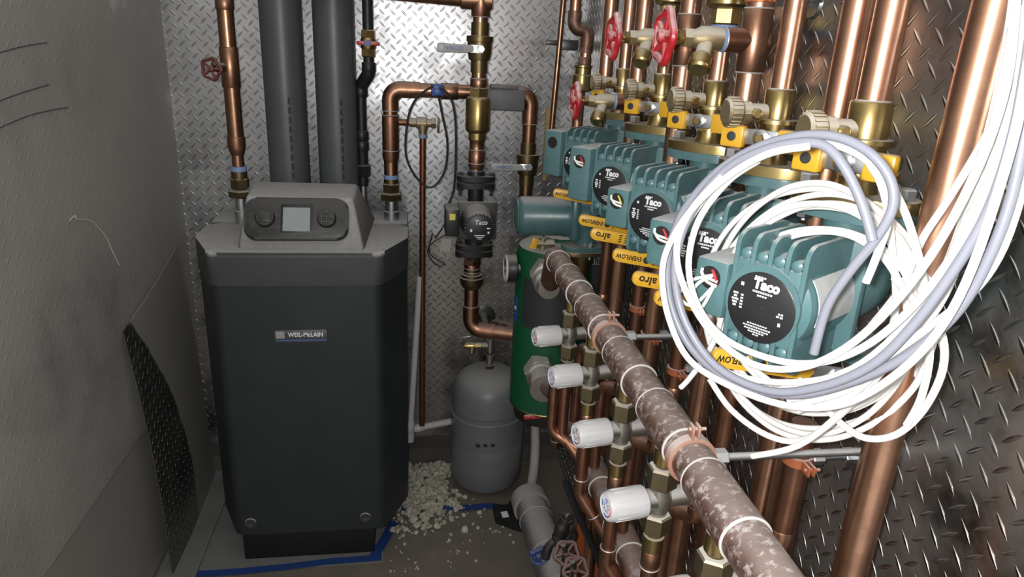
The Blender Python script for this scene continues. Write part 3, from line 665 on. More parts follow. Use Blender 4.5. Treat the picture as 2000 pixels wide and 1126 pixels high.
# ---------------------------------------------------------------- right wall: columns
PCOL=[.687,.878,1.083,1.325,1.585]
RCOL=[.556,.745,.975,1.23,1.482]
PX_=.48
ordn=['nearest','second nearest','third nearest','fourth nearest','farthest']
DIRS=[57,49,49,47,47]
PZ=1.27
def frame(k):
    a=math.radians(DIRS[k]); d=V((-math.sin(a),-math.cos(a),0)); yv=Z.cross(d)
    M=Matrix((d,yv,Z)).transposed().to_4x4(); M.translation=V((PX_,PCOL[k],PZ)); return M,d,yv
def pump(k,tall):
    M,d,yv=frame(k); o=M.translation
    t=Thing('circulator_pump',['teal finned pump nearest the camera, ringed by white cables','teal finned pump second from camera, half hidden by the cables','teal finned pump third from camera, red and white wires in its box','teal finned pump fourth from camera with a tall wiring box','farthest teal finned pump, mostly hidden, beside the back corner'][k],'pump',o-Z*.08,'teal finned pumps along the right wall')
    b=lambda:MB(M)
    vb=b().lathe((-.042,0,0),(1,0,0),[(0,.03),(.006,.044),(.02,.052),(.055,.052),(.07,.047),(.078,.046)],28)
    for s in (1,-1): vb.cyl((0,0,s*.03),(0,0,s*.076),.0255,22)
    t.part('volute',vb,'teal')
    for s in (1,-1):
        t.part('flange',b().prism(oval(.041,.066,32,2.4),(0,0,s*.0765-.0065),(1,0,0),(0,1,0),.013,bev=.002),'teal')
    # motor
    hb=b().box((.062,0,0),(.014,.112,.126),.008)
    hb.lathe((.055,0,0),(1,0,0),[(0,.05),(.085,.050),(.098,.047),(.103,.040),(.107,.040)],40)
    for i in range(5):
        yy=-.036+.018*i; zt=.067; 
        poly=roundpoly([(.060,-zt),(.160,-zt),(.160,zt),(.060,zt)],.014,4)
        hb.prism(poly,(0,yy-.0028,0),(0,0,1),(1,0,0),.0056,bev=.0012,seg=1) if 0 else hb.prism([(q[0],q[1]) for q in poly],(0,yy+.0028,0),(1,0,0),(0,0,1),.0056,bev=.0012,seg=1)
        for s in (1,-1): hb.lathe((.150,yy+.009 if i<4 else yy,s*.045),(1,0,0),[(0,.006),(.008,.006),(.010,.003)],10) if i<4 else None
    hb.box((.112,0,0),(.095,.078,.082),.006)
    mo=t.part('motor_housing',hb,'teal')
    sl=b(); n=14; vs=[];fs=[]
    for i in range(n+1):
        a=math.radians(-14+90*i/n)
        for xx,rr in ((.070,.0502),(.146,.0502),(.146,.0512),(.070,.0512)): vs.append((xx,rr*math.cos(a),rr*math.sin(a)))
    for i in range(n):
        for q in range(4): fs.append([i*4+q,(i+1)*4+q,(i+1)*4+(q+1)%4,i*4+(q+1)%4])
    fs+=[[3,2,1,0],[n*4+q for q in range(4)]]
    t.part('side_nameplate',sl.add(vs,fs),'plate_grey',mo,label='pale grey curved nameplate')
    lb=t.part('label_disc',b().lathe((.1612,0,-.004),(1,0,0),[(0,.0365),(.0012,.0365),(.0018,.0355),(.0018,0)],44),'black_gloss',label='round black label with white print')
    oo=M@V((.1632,0,-.004))
    pump_print(t,oo,yv,Z,.036,lb)
    t.part('label_screw',b().lathe((.163,0,-.004),(1,0,0),[(0,.0018),(.0006,.0012)],10),'black_matte',lb)
    # wiring box
    if tall: c,sz,hz=(.112,-.071,.008),(.098,.046,.100),.032
    else:    c,sz,hz=(.110,-.064,-.002),(.094,.040,.062),.009
    bx=t.part('wiring_box',b().box(c,sz,.005).box((c[0]-.01,c[1]+.022,c[2]-.008),(.06,.012,.04),.002),'teal')
    hx=c[0]+sz[0]/2
    t.part('knockout_hole',b().lathe((hx-.0005,c[1],hz),(1,0,0),[(0,.0125),(.0009,.0125),(.001,.0)],28),'black_matte',bx,label='round dark opening in the box')
    if k in (0,1,2,3):
        w=b()
        for j,(dy,dz) in enumerate(((-.004,.002),(.001,-.003))):
            w.tube(catmull([(hx+.001,c[1]-.010,hz+dz+.006),(hx+.003,c[1]-.003+dy,hz+dz-.001),(hx+.001,c[1]+.010,hz+dz-.004)],6),.0017,8)
        t.part('white_wire',w,'white_cable',bx)
        t.part('red_wire',b().tube(catmull([(hx+.0008,c[1]+.002,hz+.009),(hx+.002,c[1]+.007,hz+.003),(hx+.0008,c[1]+.009,hz-.004)],5),.0015,6),'wire_red' if k!=2 else 'wire_yellow',bx)
    if k==0:
        w=b()
        for s in (0,1): w.tube(catmull([(hx,c[1]+.004,hz+.004),(hx+.018,c[1]-.012+.01*s,hz-.004),(hx+.022,c[1]-.02+.012*s,hz-.022),(hx+.016,c[1]-.006+.01*s,hz-.030),(hx+.003,c[1]+.008,hz-.006)],6),.0018,8)
        t.part('loop_wire',w,'white_cable',bx)
    for s in (1,-1):
        for q in (1,-1):
            t.part('bolt',b().hexa((0,q*.050,s*.068),(0,0,-s),0,.010,.0095).cyl((0,q*.050,s*.055),(0,q*.050,s*.10),.0045,8),'zinc')
    return t
for k in range(5): pump(k,k>=3)

def flange_valve(k):
    M,d,yv=frame(k); zb=.0835
    t=Thing('flange_valve','brass flange valve with two yellow grips above the %s finned pump'%ordn[k],'valve',M.translation+Z*zb,'yellow gripped flange valves above the pumps')
    b=lambda:MB(M)
    t.part('flange',b().prism(oval(.042,.068,32,2.3),(0,0,zb),(1,0,0),(0,1,0),.014,bev=.002),'brass')
    cr=.0215 if k==0 else .0192
    bd=b().lathe((0,0,zb+.014),(0,0,1),[(0,.024),(.010,.0195),(.036,.0195),(.037,.027),(.042,.027),(.043,.021),(.051,.0215),(.052,.028),(.057,.028),(.058,cr),(.093,cr),(.095,cr-.0015)],26)
    bd.cyl((0,0,zb+.045),(.034,0,zb+.045),.012,16)
    t.part('body',bd,'brass')
    t.part('bolt',b().hexa((0,.052,zb+.014),(0,0,1),0,.012,.0105),'zinc'); t.part('bolt',b().hexa((0,-.052,zb+.014),(0,0,1),0,.012,.0105),'zinc')
    zz=zb+.049
    hb=t.part('handle_bracket',b().box((.040,0,zz),(.003,.060,.020),.0008).lathe((.040,0,zz),(1,0,0),[(0,.011),(.004,.011),(.006,.008)],20),'zinc')
    t.part('center_nut',b().hexa((.045,0,zz),(1,0,0),0,.005,.006),'brass',hb)
    for s in (-1,1):
        g=t.part('grip',b().box((.041,s*.0375,zz-.001),(.015,.031,.029),.0035),'yellow',hb,label='yellow plastic grip')
        if s<0: t.part('grip_screw',b().lathe((.0486,s*.0375,zz-.001),(1,0,0),[(0,.0062),(.0006,.0062),(.0008,.0035),(-.001,.003)],16),'steel_dark',g)
    # purge port, pointing out into the room
    p=V((PX_,PCOL[k],PZ+zb+.078)); q=t.part('purge_port',MB().lathe(p-X*.018,-X,[(0,.0125),(.022,.0125),(.023,.015),(.034,.015),(.035,.011),(.04,.011)],18).hexa(p-X*.040,-X,0,.013,.0155),'brass_dusty')
    cp=MB().lathe(p-X*.053,-X,[(0,.0155),(.003,.0185),(.017,.0185),(.020,.015),(.020,0)],20)
    for i in range(20):
        a=2*PI*i/20; cp.box(p-X*.063+Y*.0185*math.cos(a)+Z*.0185*math.sin(a),(.014,.003,.003),.0006,Matrix.Rotation(a,3,'X'))
    t.part('purge_cap',cp,'brass_dusty',q)
    t.part('purge_stem',MB().lathe(p-X*.037-Y*.010,-Y,[(0,.007),(.008,.007),(.010,.005)],14),'brass',q)
    return t
for k in range(5): flange_valve(k)

# vertical copper columns
def column(y,z0,z1,r,lab,x=PX_,extra=(),zm=0.):
    t=Thing('copper_riser',lab,'pipe',(x,y,z0),'vertical copper pipes on the right wall')
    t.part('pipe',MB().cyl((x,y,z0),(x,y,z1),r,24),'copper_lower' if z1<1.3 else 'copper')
    for nm,mb,m in extra: t.part(nm,mb,m)
    return t
for k,y in enumerate(PCOL):
    r=MB(); solder(r,(PX_,y,PZ+.193),Z,.0165)
    ex=[('solder_seam',r,'solder')]
    if k in (2,3):
        zt=1.545 if k==2 else 1.56
        ex+=[('union',MB().hexa((PX_,y,zt),Z,0,.025,.022).lathe((PX_,y,zt+.025),Z,[(0,.028),(.004,.033),(.05,.033),(.055,.026)],24),'brass'),('thread_tape',MB().cyl((PX_,y,zt-.012),(PX_,y,zt),.020),'blue_thread')]
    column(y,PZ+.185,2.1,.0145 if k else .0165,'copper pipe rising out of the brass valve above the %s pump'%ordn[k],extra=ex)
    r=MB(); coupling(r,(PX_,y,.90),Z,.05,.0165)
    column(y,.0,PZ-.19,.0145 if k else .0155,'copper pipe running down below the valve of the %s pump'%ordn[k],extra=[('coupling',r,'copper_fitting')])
def tee_parts(y,z):
    f=MB(); coupling(f,(PX_,y,z),Z,.085,.0205); f.cyl((PX_-.045,y,z),(PX_+.018,y,z),.0165,20,.001)
    s=MB(); solder(s,(PX_,y,z+.0425),Z,.0195); solder(s,(PX_,y,z-.0425),Z,.0195); solder(s,(PX_-.045,y,z),X,.0158)
    return [('tee',f,'copper_fitting'),('solder_seam',s,'solder')]
DR={4:(1.482,1.397),3:(1.23,1.523),2:(.975,1.522)}
for k,y in enumerate(RCOL):
    ex=tee_parts(*DR[k]) if k in DR else []
    lab=['thick copper pipe nearest the camera running the full wall height','copper pipe between the two nearest pumps, bare of valves','copper pipe with red wheel drain between second and third pumps','copper pipe with red wheel drain between third and fourth pumps','copper pipe with low red wheel drain before the farthest pump'][k]
    column(y,.0,2.1,.0178 if k!=1 else .0165,lab,extra=ex)
column(1.74,1.42,2.1,.0175,'short copper pipe high on the wall beyond the farthest valve')
# far column with an offset elbow
t=Thing('offset_pipe','copper pipe with a sideways double elbow in the far right corner','pipe',(.49,2.02,.4),)
t.part('pipe',MB().tube(bend([(.455,2.02,2.1),(.455,2.02,1.553),(.497,2.02,1.553),(.492,2.02,1.44)],.02,6),.0165,18).cyl((.485,2.02,.4),(.485,2.02,1.40),.0165),'copper')
f=MB().tube(bend([(.455,2.02,1.60),(.455,2.02,1.553),(.497,2.02,1.553),(.494,2.02,1.49)],.021,6),.0195,18); coupling(f,(.493,2.02,1.465),Z,.03,.0195)
t.part('elbow',f,'copper_dusty')
t.part('union',MB().lathe((.49,2.02,1.385),Z,[(0,.022),(.004,.030),(.045,.030),(.047,.024),(.065,.024),(.067,.027),(.072,.027)],24),'brass')

def boiler_drain(k,lab):
    y,z=DR[k]; p=V((PX_-.045,y,z)); t=Thing('drain_valve',lab,'valve',p,'red wheel drain valves on the right wall')
    d=-X
    t.part('thread_tape',MB().cyl(p,p+d*.005,.0165),'blue_thread')
    q=p+d*.005
    b=MB().lathe(q,d,[(0,.0155),(.012,.0165),(.03,.0165),(.038,.012),(.045,.012)],20).hexa(q+d*.043,d,0,.012,.0135)
    od=V((-.35,-.55,-.75)).normalized(); b.lathe(q+d*.02,od,[(0,.0115),(.03,.0105),(.034,.0135)],18)
    t.part('body',b,'brass_dusty')
    h=MB().lathe(q+d*.02+od*.032,od,[(0,.013)]+[(.003*i+.0015*(i%2)*0,.0165-.0009*(i%2)) for i in range(1,8)]+[(.024,.0125),(.0235,.009)],22)
    t.part('hose_thread',h,'brass')
    t.part('stem',MB().hexa(q+d*.054,d,0,.010,.011).cyl(q+d*.06,q+d*.09,.004,10),'brass')
    wheel(t,q+d*.082,d,.033,'red_paint')
boiler_drain(4,'red wheel drain valve hanging lowest, in front of the farthest pump')
boiler_drain(3,'red wheel drain valve up high, left one of the upper pair')
boiler_drain(2,'red wheel drain valve up high, right one of the upper pair')

# lever ball valves under the pumps
def lever_valve(y,r,z,word,lab,hole,drop=.0,L=.125):
    p=V((PX_,y,z)); t=Thing('lever_valve',lab,'valve',p-Z*.04,'yellow lever valves below the pumps')
    t.part('body',MB().lathe(p-Z*.045,Z,[(0,.018),(.022,.018),(.023,.022),(.034,.025),(.056,.025),(.067,.022),(.068,.018),(.088,.018)],22).cyl(p,p-Y*.03,.010,14),'brass_dark')
    a=math.radians(10); ld=V((-math.cos(a),0,math.sin(a)*1.)); sd=V((math.sin(a),0,math.cos(a)))
    o=p-Y*.034
    t.part('stem_nut',MB().hexa(o+Y*.003,-Y,0,.008,.009),'zinc')
    br=t.part('lever_bracket',MB().prism(rrect(.05,.019,.004),o+ld*.014,-ld,sd,.0025,bev=.0006),'zinc')
    poly=roundpoly([(-.155,-.011),(-.03,-.0105),(-.03,.0105),(-.155,.011)],.0095,5)
    lv=t.part('lever',MB().prism([(-a_,b_) for a_,b_ in poly][::-1],o-Y*.0035+Y*.004,ld,sd,.0065,bev=.0018) if 0 else MB().prism(poly,o+Y*.001,-ld,sd,.0065,bev=.0018),'yellow',br)
    n=-Y; tp=o+Y*.001-Y*.0068
    if hole:
        t.part('lever_screw',MB().lathe(tp+ld*.097,n,[(-.001,.006),(.0006,.006),(.0008,.004)],18),'steel_dark',lv)
        t.text(word,.0108,tp+ld*.128,ld,-sd,'ink_black',lv,sx=.82,bold=.0002)
        t.part('arrow_mark',MB().box(tp+ld*.085,(.0008,.0006,.013)).box(tp+ld*.084+sd*.006,(.004,.0006,.0008)).box(tp+ld*.084-sd*.006,(.004,.0006,.0008)),'ink_black',lv)
    else:
        t.text(word,.0175,tp+ld*.132,ld,-sd,'ink_black',lv,sx=1.0,bold=.0003)
        m=MB()
        for i in range(3):
            for j in range(4): m.box(tp+ld*(.098-.011*i)+sd*(-.006+.004*j),(.0065-.001*((i+j)%3),.0006,.0017))
        t.part('small_print',m,'ink_black',lv)
    return t
for k,y in enumerate(PCOL):
    lever_valve(y,.0145,1.163-.001*k,'EVERFLOW',['yellow lever valve nearest the camera, almost wholly hidden by white cables','yellow lever valve second nearest the camera, half covered by white cables','yellow lever valve with dark screw, between the two with a short rounded word','yellow lever valve with dark screw, just above the far one with rounded word','farthest yellow lever valve, tucked under the box of fourth pump'][k],True)
for k,word in ((2,'nearer'),(3,'farther')):
    lever_valve(RCOL[k],.0178,1.157,'aIro','yellow lever valve with a short rounded black word, %s one of two'%word,False)

# split ring clamps with rods to the wall
def clamp(p,ax,R,rod_to,lab,m='clamp_copper',w=.012,up=None):
    p=V(p);ax=V(ax).normalized(); t=Thing('split_clamp',lab,'clamp',p)
    rd=(V(rod_to)-p).normalized(); up=V(up) if up is not None else rd.cross(ax)
    t.part('ring',MB().lathe(p-ax*w/2,ax,[(0,R-.0005),(.0005,R+.0025),(w-.0005,R+.0025),(w,R-.0005)],30),m)
    e=MB()
    for s in (1,-1): e.box(p+up*s*(R+.010)+rd*.0,(.004,.004,.004),.001)
    e2=MB()
    for s in (1,):
        for q in (1,-1):
            Rm=Matrix((rd,up,ax)).transposed(); e2.box(p+up*s*(R+.009)+rd*q*.0035,(.003,.018,w),.001,Rm)
        e2.cyl(p+up*s*(R+.012)-rd*.008,p+up*s*(R+.012)+rd*.013,.0022,8)
    t.part('clamp_ear',e2,m)
    a=p+rd*(R+.001)
    t.part('rod_nut',MB().hexa(a,rd,0,.016,.0105),'zinc')
    t.part('rod',MB().cyl(a,V(rod_to),.0048,12),'zinc')
    t.part('wall_plate',MB().lathe(V(rod_to)-rd*.004,rd,[(0,.022),(.004,.024)],20).hexa(V(rod_to)-rd*.018,rd,0,.014,.010),'zinc')
    return t
MX,MZ=.32,1.06
# ---------------------------------------------------------------- manifold
t=Thing('manifold_pipe','thick dust covered copper manifold pipe running along the right side','pipe',(MX,.30,MZ))
t.part('pipe',MB().lathe((MX,1.44,MZ),-Y,[(-.012,.008),(-.010,.018),(-.004,.0245),(0,.0262),(.03,.0262),(.031,.0250),(1.30,.0250)],36),'copper_powdered')
MIXY=[.560,.722,.893,1.085,1.262]
f=MB();s=MB()
for y in MIXY:
    f.lathe((MX,y+.05,MZ),-Y,[(0,.0252),(.001,.0268),(.099,.0268),(.1,.0252)],36)
    for q in (.0505,-.0505): s.ring((MX,y+q,MZ),Y,.0258,.0018,36,6)
s.ring((MX,1.41,MZ),Y,.0262,.0012,36,6)
t.part('tee',f,'copper_powdered'); t.part('solder_seam',s,'dust_white')
t.part('end_elbow',MB().tube(bend([(MX,1.425,MZ),(MX+.012,1.50,MZ-.03),(.345,1.60,.945)],.04),.0255,20),'copper_powdered')
clamp((MX,1.000,MZ),Y,.0268,(WR,1.000,MZ),'dusty copper split clamp around the far half of the manifold','clamp_dusty',.011,up=Z)
clamp((MX,.650,MZ),Y,.0268,(WR,.650,MZ),'dusty copper split clamp around the near half of the manifold','clamp_dusty',.013,up=Z)
for y,z,r,lab in ((1.325,.985,.0150,'orange split clamp low on the pipe below the fourth pump'),(1.23,.962,.0182,'orange split clamp on a lower pipe just left of the far rod'),(1.083,.957,.0150,'orange split clamp low on the pipe below the third pump'),
    (.687,1.030,.016,'bright orange split clamp below the cable coil, beside the rod end'),(.975,1.578,.0182,'orange split clamp at the top edge above the right red wheel'),(.878,1.578,.0150,'orange split clamp at the top edge over the second pump pipe')):
    clamp((PX_,y,z),Z,r,(WR,y,z),lab,'clamp_copper',.013,up=(-.25 if z<1.2 else 0,-.97,0) if 0 else -Y)
single('strut_plate','galvanised steel plate on the right wall behind the near rod','plate',MB().box((.557,.655,1.04),(.006,.05,.12),.001).cyl((.555,.655,1.0),(.549,.655,1.0),.006),'zinc')

# thermostatic mixing valves
def mixing(y,lab,k):
    x=.320; p=V((x,y,.953)); A=V((math.cos(.17),math.sin(.17),0)); T=V((-math.sin(.17),math.cos(.17),0)); RX=lambda a: Matrix.Rotation(.17,3,'Z')@Matrix.Rotation(a,3,'X'); t=Thing('mixing_valve',lab,'valve',p-Z*.06,'white capped mixing valves under the manifold')
    b=MB().lathe(p-Z*.028,Z,[(0,.0135),(.008,.0125),(.02,.0155),(.036,.0155),(.048,.0125),(.056,.0135)],22)
    b.lathe(p+A*.012,A,[(0,.0125),(.012,.0135),(.028,.0135),(.030,.0155),(.038,.0155)],20).lathe(p-A*.008,-A,[(0,.014),(.012,.0145),(.016,.017)],22)
    bo=t.part('body',b,'nickel')
    k1=MB().lathe(p-A*.022,-A,[(0,.0185),(.002,.0205),(.012,.0212),(.050,.0195),(.054,.0180),(.0545,.0165),(.053,.0160),(.053,0)],36)
    for i in range(16):
        a=2*PI*i/16; k1.box(p-A*.047+T*.0202*math.cos(a)+Z*.0202*math.sin(a),(.040,.0014,.0022),.0005,RX(a))
    kn=t.part('knob',k1,'white_plastic')
    n=-A; c=p-A*.0757
    dl=t.part('dial_face',MB().lathe(p-A*.0750,-A,[(0,.0158),(.0006,.0158),(.0006,0)],28),'ink_white',kn,label='printed dial face')
    def arcp(a0,a1,r,w):
        mb=MB(); pts=[c+T*(-r*math.cos(math.radians(a0+(a1-a0)*i/12)))+Z*r*math.sin(math.radians(a0+(a1-a0)*i/12)) for i in range(13)]
        return mb.tube(pts,w,6)
    t.part('hot_arc',arcp(-45,40,.0125,.0010),'red_paint',dl); t.part('cold_arc',arcp(-105,-50,.0125,.0012),'blue_plastic',dl)
    m=MB()
    for i in range(8):
        a=2*PI*i/8; m.box(c+T*.006*math.cos(a)+Z*.006*math.sin(a),(.0005,.0032,.0014),0,RX(a))
    m.box(c+T*.011,(.0005,.0016,.009),0,RX(0)); m.box(c+Z*.010,(.0005,.007,.0014),0,RX(0))
    t.part('dial_print',m,'ink_blue' if k%2 else 'ink_black',dl)
    u=MB().hexa((x,y,.972),Z,0,.030,.0200).lathe((x,y,1.0),Z,[(0,.0105),(.008,.0105)],18)
    t.part('upper_union',u,'brass_olive')
    t.part('upper_adapter',MB().lathe((x,y,1.006),Z,[(0,.012),(.001,.0138),(.024,.0138),(.025,.0125)],20),'brass')
    t.part('upper_stub',MB().cyl((x,y,1.025),(x,y,1.045),.0115,18),'copper')
    l=MB().hexa((x,y,.903),Z,0,.028,.0200).lathe((x,y,.896),Z,[(0,.0105),(.01,.0105)],18)
    t.part('lower_union',l,'brass_olive')
    t.part('lower_adapter',MB().lathe((x,y,.872),Z,[(0,.0125),(.001,.0140),(.023,.0140),(.024,.012)],20),'brass')
    return t
labs=['white capped mixing valve cut by the bottom edge, nearest the camera','largest whole white capped mixing valve, lowest in the row','white capped mixing valve second from bottom of the row','white capped mixing valve second from the far end','farthest and highest white capped mixing valve, before the green tank']
for k,y in enumerate(MIXY): mixing(y,labs[k],k)
sup=['nearest','second nearest','third nearest','fourth nearest','farthest']
for k,y in enumerate(MIXY):
    x=.320
    t=Thing('mixed_pipe','copper pipe dropping below the %s mixing valve to the lower pipes'%sup[k],'pipe',(x,y,.62),'copper drops below the mixing valves')
    zb=.70
    path=bend([(x,y,.875),(x,y,zb),(x+.055,y-.03,zb-.085),(x+.055,y-.03,.30)],.03) if k in (1,2,3) else (bend([(x,y,.875),(x,y,.72),(x+.05,y-.04,.66)],.03) if k==4 else [V((x,y,.875)),V((x,y,.0))])
    t.part('pipe',MB().tube(path,.0112,16),'copper_lower')
    f=MB(); s=MB(); coupling(f,(x,y,.858),Z,.028,.0132)
    if k in (1,2,3):
        f.tube(bend([(x,y,zb+.03),(x,y,zb),(x+.028,y-.015,zb-.043)],.025),.0132,16)
        solder(s,(x,y,zb+.032),Z,.0128); solder(s,(x+.028,y-.015,zb-.043),(.055,-.03,-.085),.0128)
    solder(s,(x,y,.844),Z,.0128)
    t.part('fitting',f,'copper_fitting'); t.part('solder_seam',s,'solder')
    t=Thing('hot_inlet_pipe','copper elbow behind the side port of the %s mixing valve'%sup[k],'pipe',(x+.06,y,.9),'copper elbows at the mixing valve side ports')
    t.part('pipe',MB().tube(bend([(x+.046,y+.014,.953),(x+.066,y+.02,.953),(x+.066,y+.02,.905),(x+.040,y+.055,.900),(x+.040,y+.055,.72)],.018,6),.0112,14),'copper_lower')
    f=MB().tube(bend([(x+.045,y+.014,.953),(x+.066,y+.02,.953),(x+.066,y+.02,.925)],.02,6),.0132,16).tube(bend([(x+.066,y+.02,.922),(x+.066,y+.02,.905),(x+.052,y+.040,.902)],.018,6),.0132,16)
    t.part('elbow',f,'copper_fitting')
t=Thing('lower_manifold','dusty copper pipe running low under the mixing valves','pipe',(.37,.3,.69))
t.part('pipe',MB().tube(bend([(.37,.30,.69),(.37,1.46,.69),(.352,1.60,.665)],.05),.0245,24),'copper_dusty')
f=MB();s=MB()
for y in (.6,.80,.96,1.15,1.33):
    f.lathe((.37,y+.04,.69),-Y,[(0,.0246),(.001,.0265),(.079,.0265),(.08,.0246)],26)
    for q in (.0405,-.0405): s.ring((.37,y+q,.69),Y,.0255,.0016,28,6)
t.part('tee',f,'copper_dusty'); t.part('solder_seam',s,'dust_white')
single('branch_pipe','copper pipe with a tee below the farthest mixing valve','pipe',MB().tube(bend([(.298,1.27,.862),(.298,1.27,.725),(.36,1.24,.69)],.03),.0118,16).cyl((.298,1.27,.835),(.33,1.265,.83),.0115,14),'copper_fitting')

# ---------------------------------------------------------------- floor level on the right
t=Thing('waste_pipe','wide dark grey plastic waste pipe lying on floor at right','pipe',(.40,1.88,.06))
a=V((.395,1.885,.062));b=V((.418,1.50,.062)); d=(b-a).normalized()
t.part('pipe',MB().cyl(a,b,.054,32),'pvc_waste')
t.part('hub',MB().lathe(a+d*-.05,d,[(0,.050),(.004,.060),(.055,.062),(.060,.0615),(.062,.055)],32),'pvc_dusty')
t.part('end_hub',MB().lathe(b-d*.01,d,[(0,.055),(.003,.062),(.08,.062),(.085,.055)],32),'pvc_white')
m=MB()
for k in range(2): m.ring(a+d*(.07+.16*k),d,.0545,.0012,32,5)
t.part('printed_band',m,'dust_white')
single('condensate_hose','dusty white hose bending down behind the expansion tank to the floor','hose',MB().tube(catmull([(.45,2.17,.26),(.445,2.15,.20),(.44,2.10,.15),(.425,2.03,.10),(.41,1.98,.08),(.397,1.92,.065)],6),.017,14),'pvc_dusty')
t=Thing('black_hose','dark hose sagging past the copper drops near the floor','hose',(.43,1.62,.30))
t.part('hose',MB().tube(catmull([(0.387,1.45,0.465),(0.403,1.45,0.426),(0.43,1.45,0.361),(0.467,1.45,0.278),(0.508,1.45,0.191),(0.551,1.45,0.109)],6),.0095,12),'black_cable')
single('clamping_pliers','steel locking pliers lying near the waste pipe at bottom','pliers',MB().tube(catmull([(0.412,1.5,0.312),(0.402,1.5,0.283),(0.393,1.5,0.253),(0.37,1.5,0.225),(0.361,1.5,0.188)],5),[.017]*4+[.020]*4+[.017]*4+[.011]*4+[.013]*5,12).tube(catmull([(0.422,1.5,0.282),(0.438,1.5,0.257),(0.426,1.5,0.231),(0.395,1.5,0.23)],5),.011,10).lathe([(0.411,1.5,0.319)][0],(.3,-.8,.4),[(-.01,.010),(.012,.012),(.018,.008)],14),'steel_dark')
for k,(p,lab) in enumerate((([(0.398,1.42,0.267)][0],'dull red wheel handle low at the bottom edge, left one'),([(0.414,1.38,0.248)][0],'dull red wheel handle low at the bottom edge, right one'))):
    t=Thing('low_valve',lab,'valve',p)
    wheel(t,p,(-.3,-.45,.7),.030,'red_dull'); t.part('stem',MB().cyl(V(p),V(p)+V((-.012,-.01,.035)),.006,10).cyl(V(p),V(p)-V((0,0,.12)),.012,12),'steel_dark')
single('blue_lever','small blue valve lever on the near end of waste pipe','lever',MB().box((.36,1.60,.125),(.05,.016,.012),.003,Matrix.Rotation(.5,3,'Z')).ring((.362,1.58,.115),Z,.022,.003,20,6).cyl((.362,1.58,.10),(.362,1.58,.125),.008),'blue_plastic')
single('orange_strip','orange plastic strip standing between hose and pliers','strip',MB().hull([(0.453,1.53,0.273),(0.471,1.53,0.263),(0.461,1.53,-0.032),(0.58,1.53,-0.042)]+[(0.465,1.56,0.245),(0.48,1.56,0.237),(0.474,1.56,-0.062),(0.592,1.56,-0.073)]),'orange_strip',loc=(.45,1.54,0))

t=Thing('red_lever_valve','small red lever valve on a pipe beneath the green tank','valve',(.42,1.72,.42))
t.part('body',MB().cyl((.42,1.72,.40),(.42,1.72,.47),.014,16).hexa((.42,1.72,.405),Z,0,.014,.018),'brass_dark')
t.part('lever',MB().box(V([(0.36,1.7,0.511)][0]),(.085,.008,.014),.003,Matrix.Rotation(-.06,3,'Y')),'red_paint')

# black box with a label on the floor
t=Thing('tool_case','black angular plastic piece with white sticker lying on floor','plastic piece',(.33,1.93,0))
t.part('body',MB().prism(roundpoly([(p[0],p[1]) for p in [(0.275,1.964,0.02),(0.277,1.888,0.02),(0.327,1.853,0.02),(0.371,1.826,0.02),(0.377,1.912,0.02),(0.367,1.957,0.02),(0.354,1.995,0.02),(0.323,1.949,0.02)]],.006),(0,0,.002),X,Y,.024,bev=.004),'black_clean')
c=V([(0.309,1.899,0.026)][0]); 
t.part('sticker',MB().box(c+V((0,0,.0005)),(.022,.030,.0012),0,Matrix.Rotation(.1,3,'Z')),'ink_white',label='blank white sticker')

# masking tape
def tape(pts,w,lab):
    mb=MB();n=len(pts);vs=[];fs=[]
    for i,p in enumerate(pts):
        p=V((p[0],p[1],0)); q=V((*pts[min(i+1,n-1)],0))-V((*pts[max(i-1,0)],0)); s=Z.cross(q).normalized()*w/2
        zz=.0048+.001*math.sin(i*2.1)
        for a,h in ((s,0),(-s,0),(-s,.0006),(s,.0006)): vs.append((p.x+a.x,p.y+a.y,zz+h))
    for i in range(n-1):
        for k in range(4): fs.append([i*4+k,(i+1)*4+k,(i+1)*4+(k+1)%4,i*4+(k+1)%4])
    fs+=[[3,2,1,0],[(n-1)*4+k for k in range(4)]]
    single('masking_tape',lab,'tape',mb.add(vs,fs),'blue_tape','blue masking tape on the floor',loc=(pts[0][0],pts[0][1],0))
tape([(-.64,1.728),(-.5,1.728),(-.38,1.737),(-.25,1.748),(-.09,1.752)],.026,'blue masking tape along the floor in front of the boiler')
tape([(-.115,1.755),(-.085,1.83),(-.055,1.92)],.032,'blue masking tape on floor along the boiler right corner')
tape([(-.075,1.985),(.0,1.985)],.026,'short blue masking tape on floor peeking beside the foam crumbs')
tape([(.11,1.972),(.19,1.972),(.285,1.978)],.030,'blue masking tape on floor in front of the expansion tank')

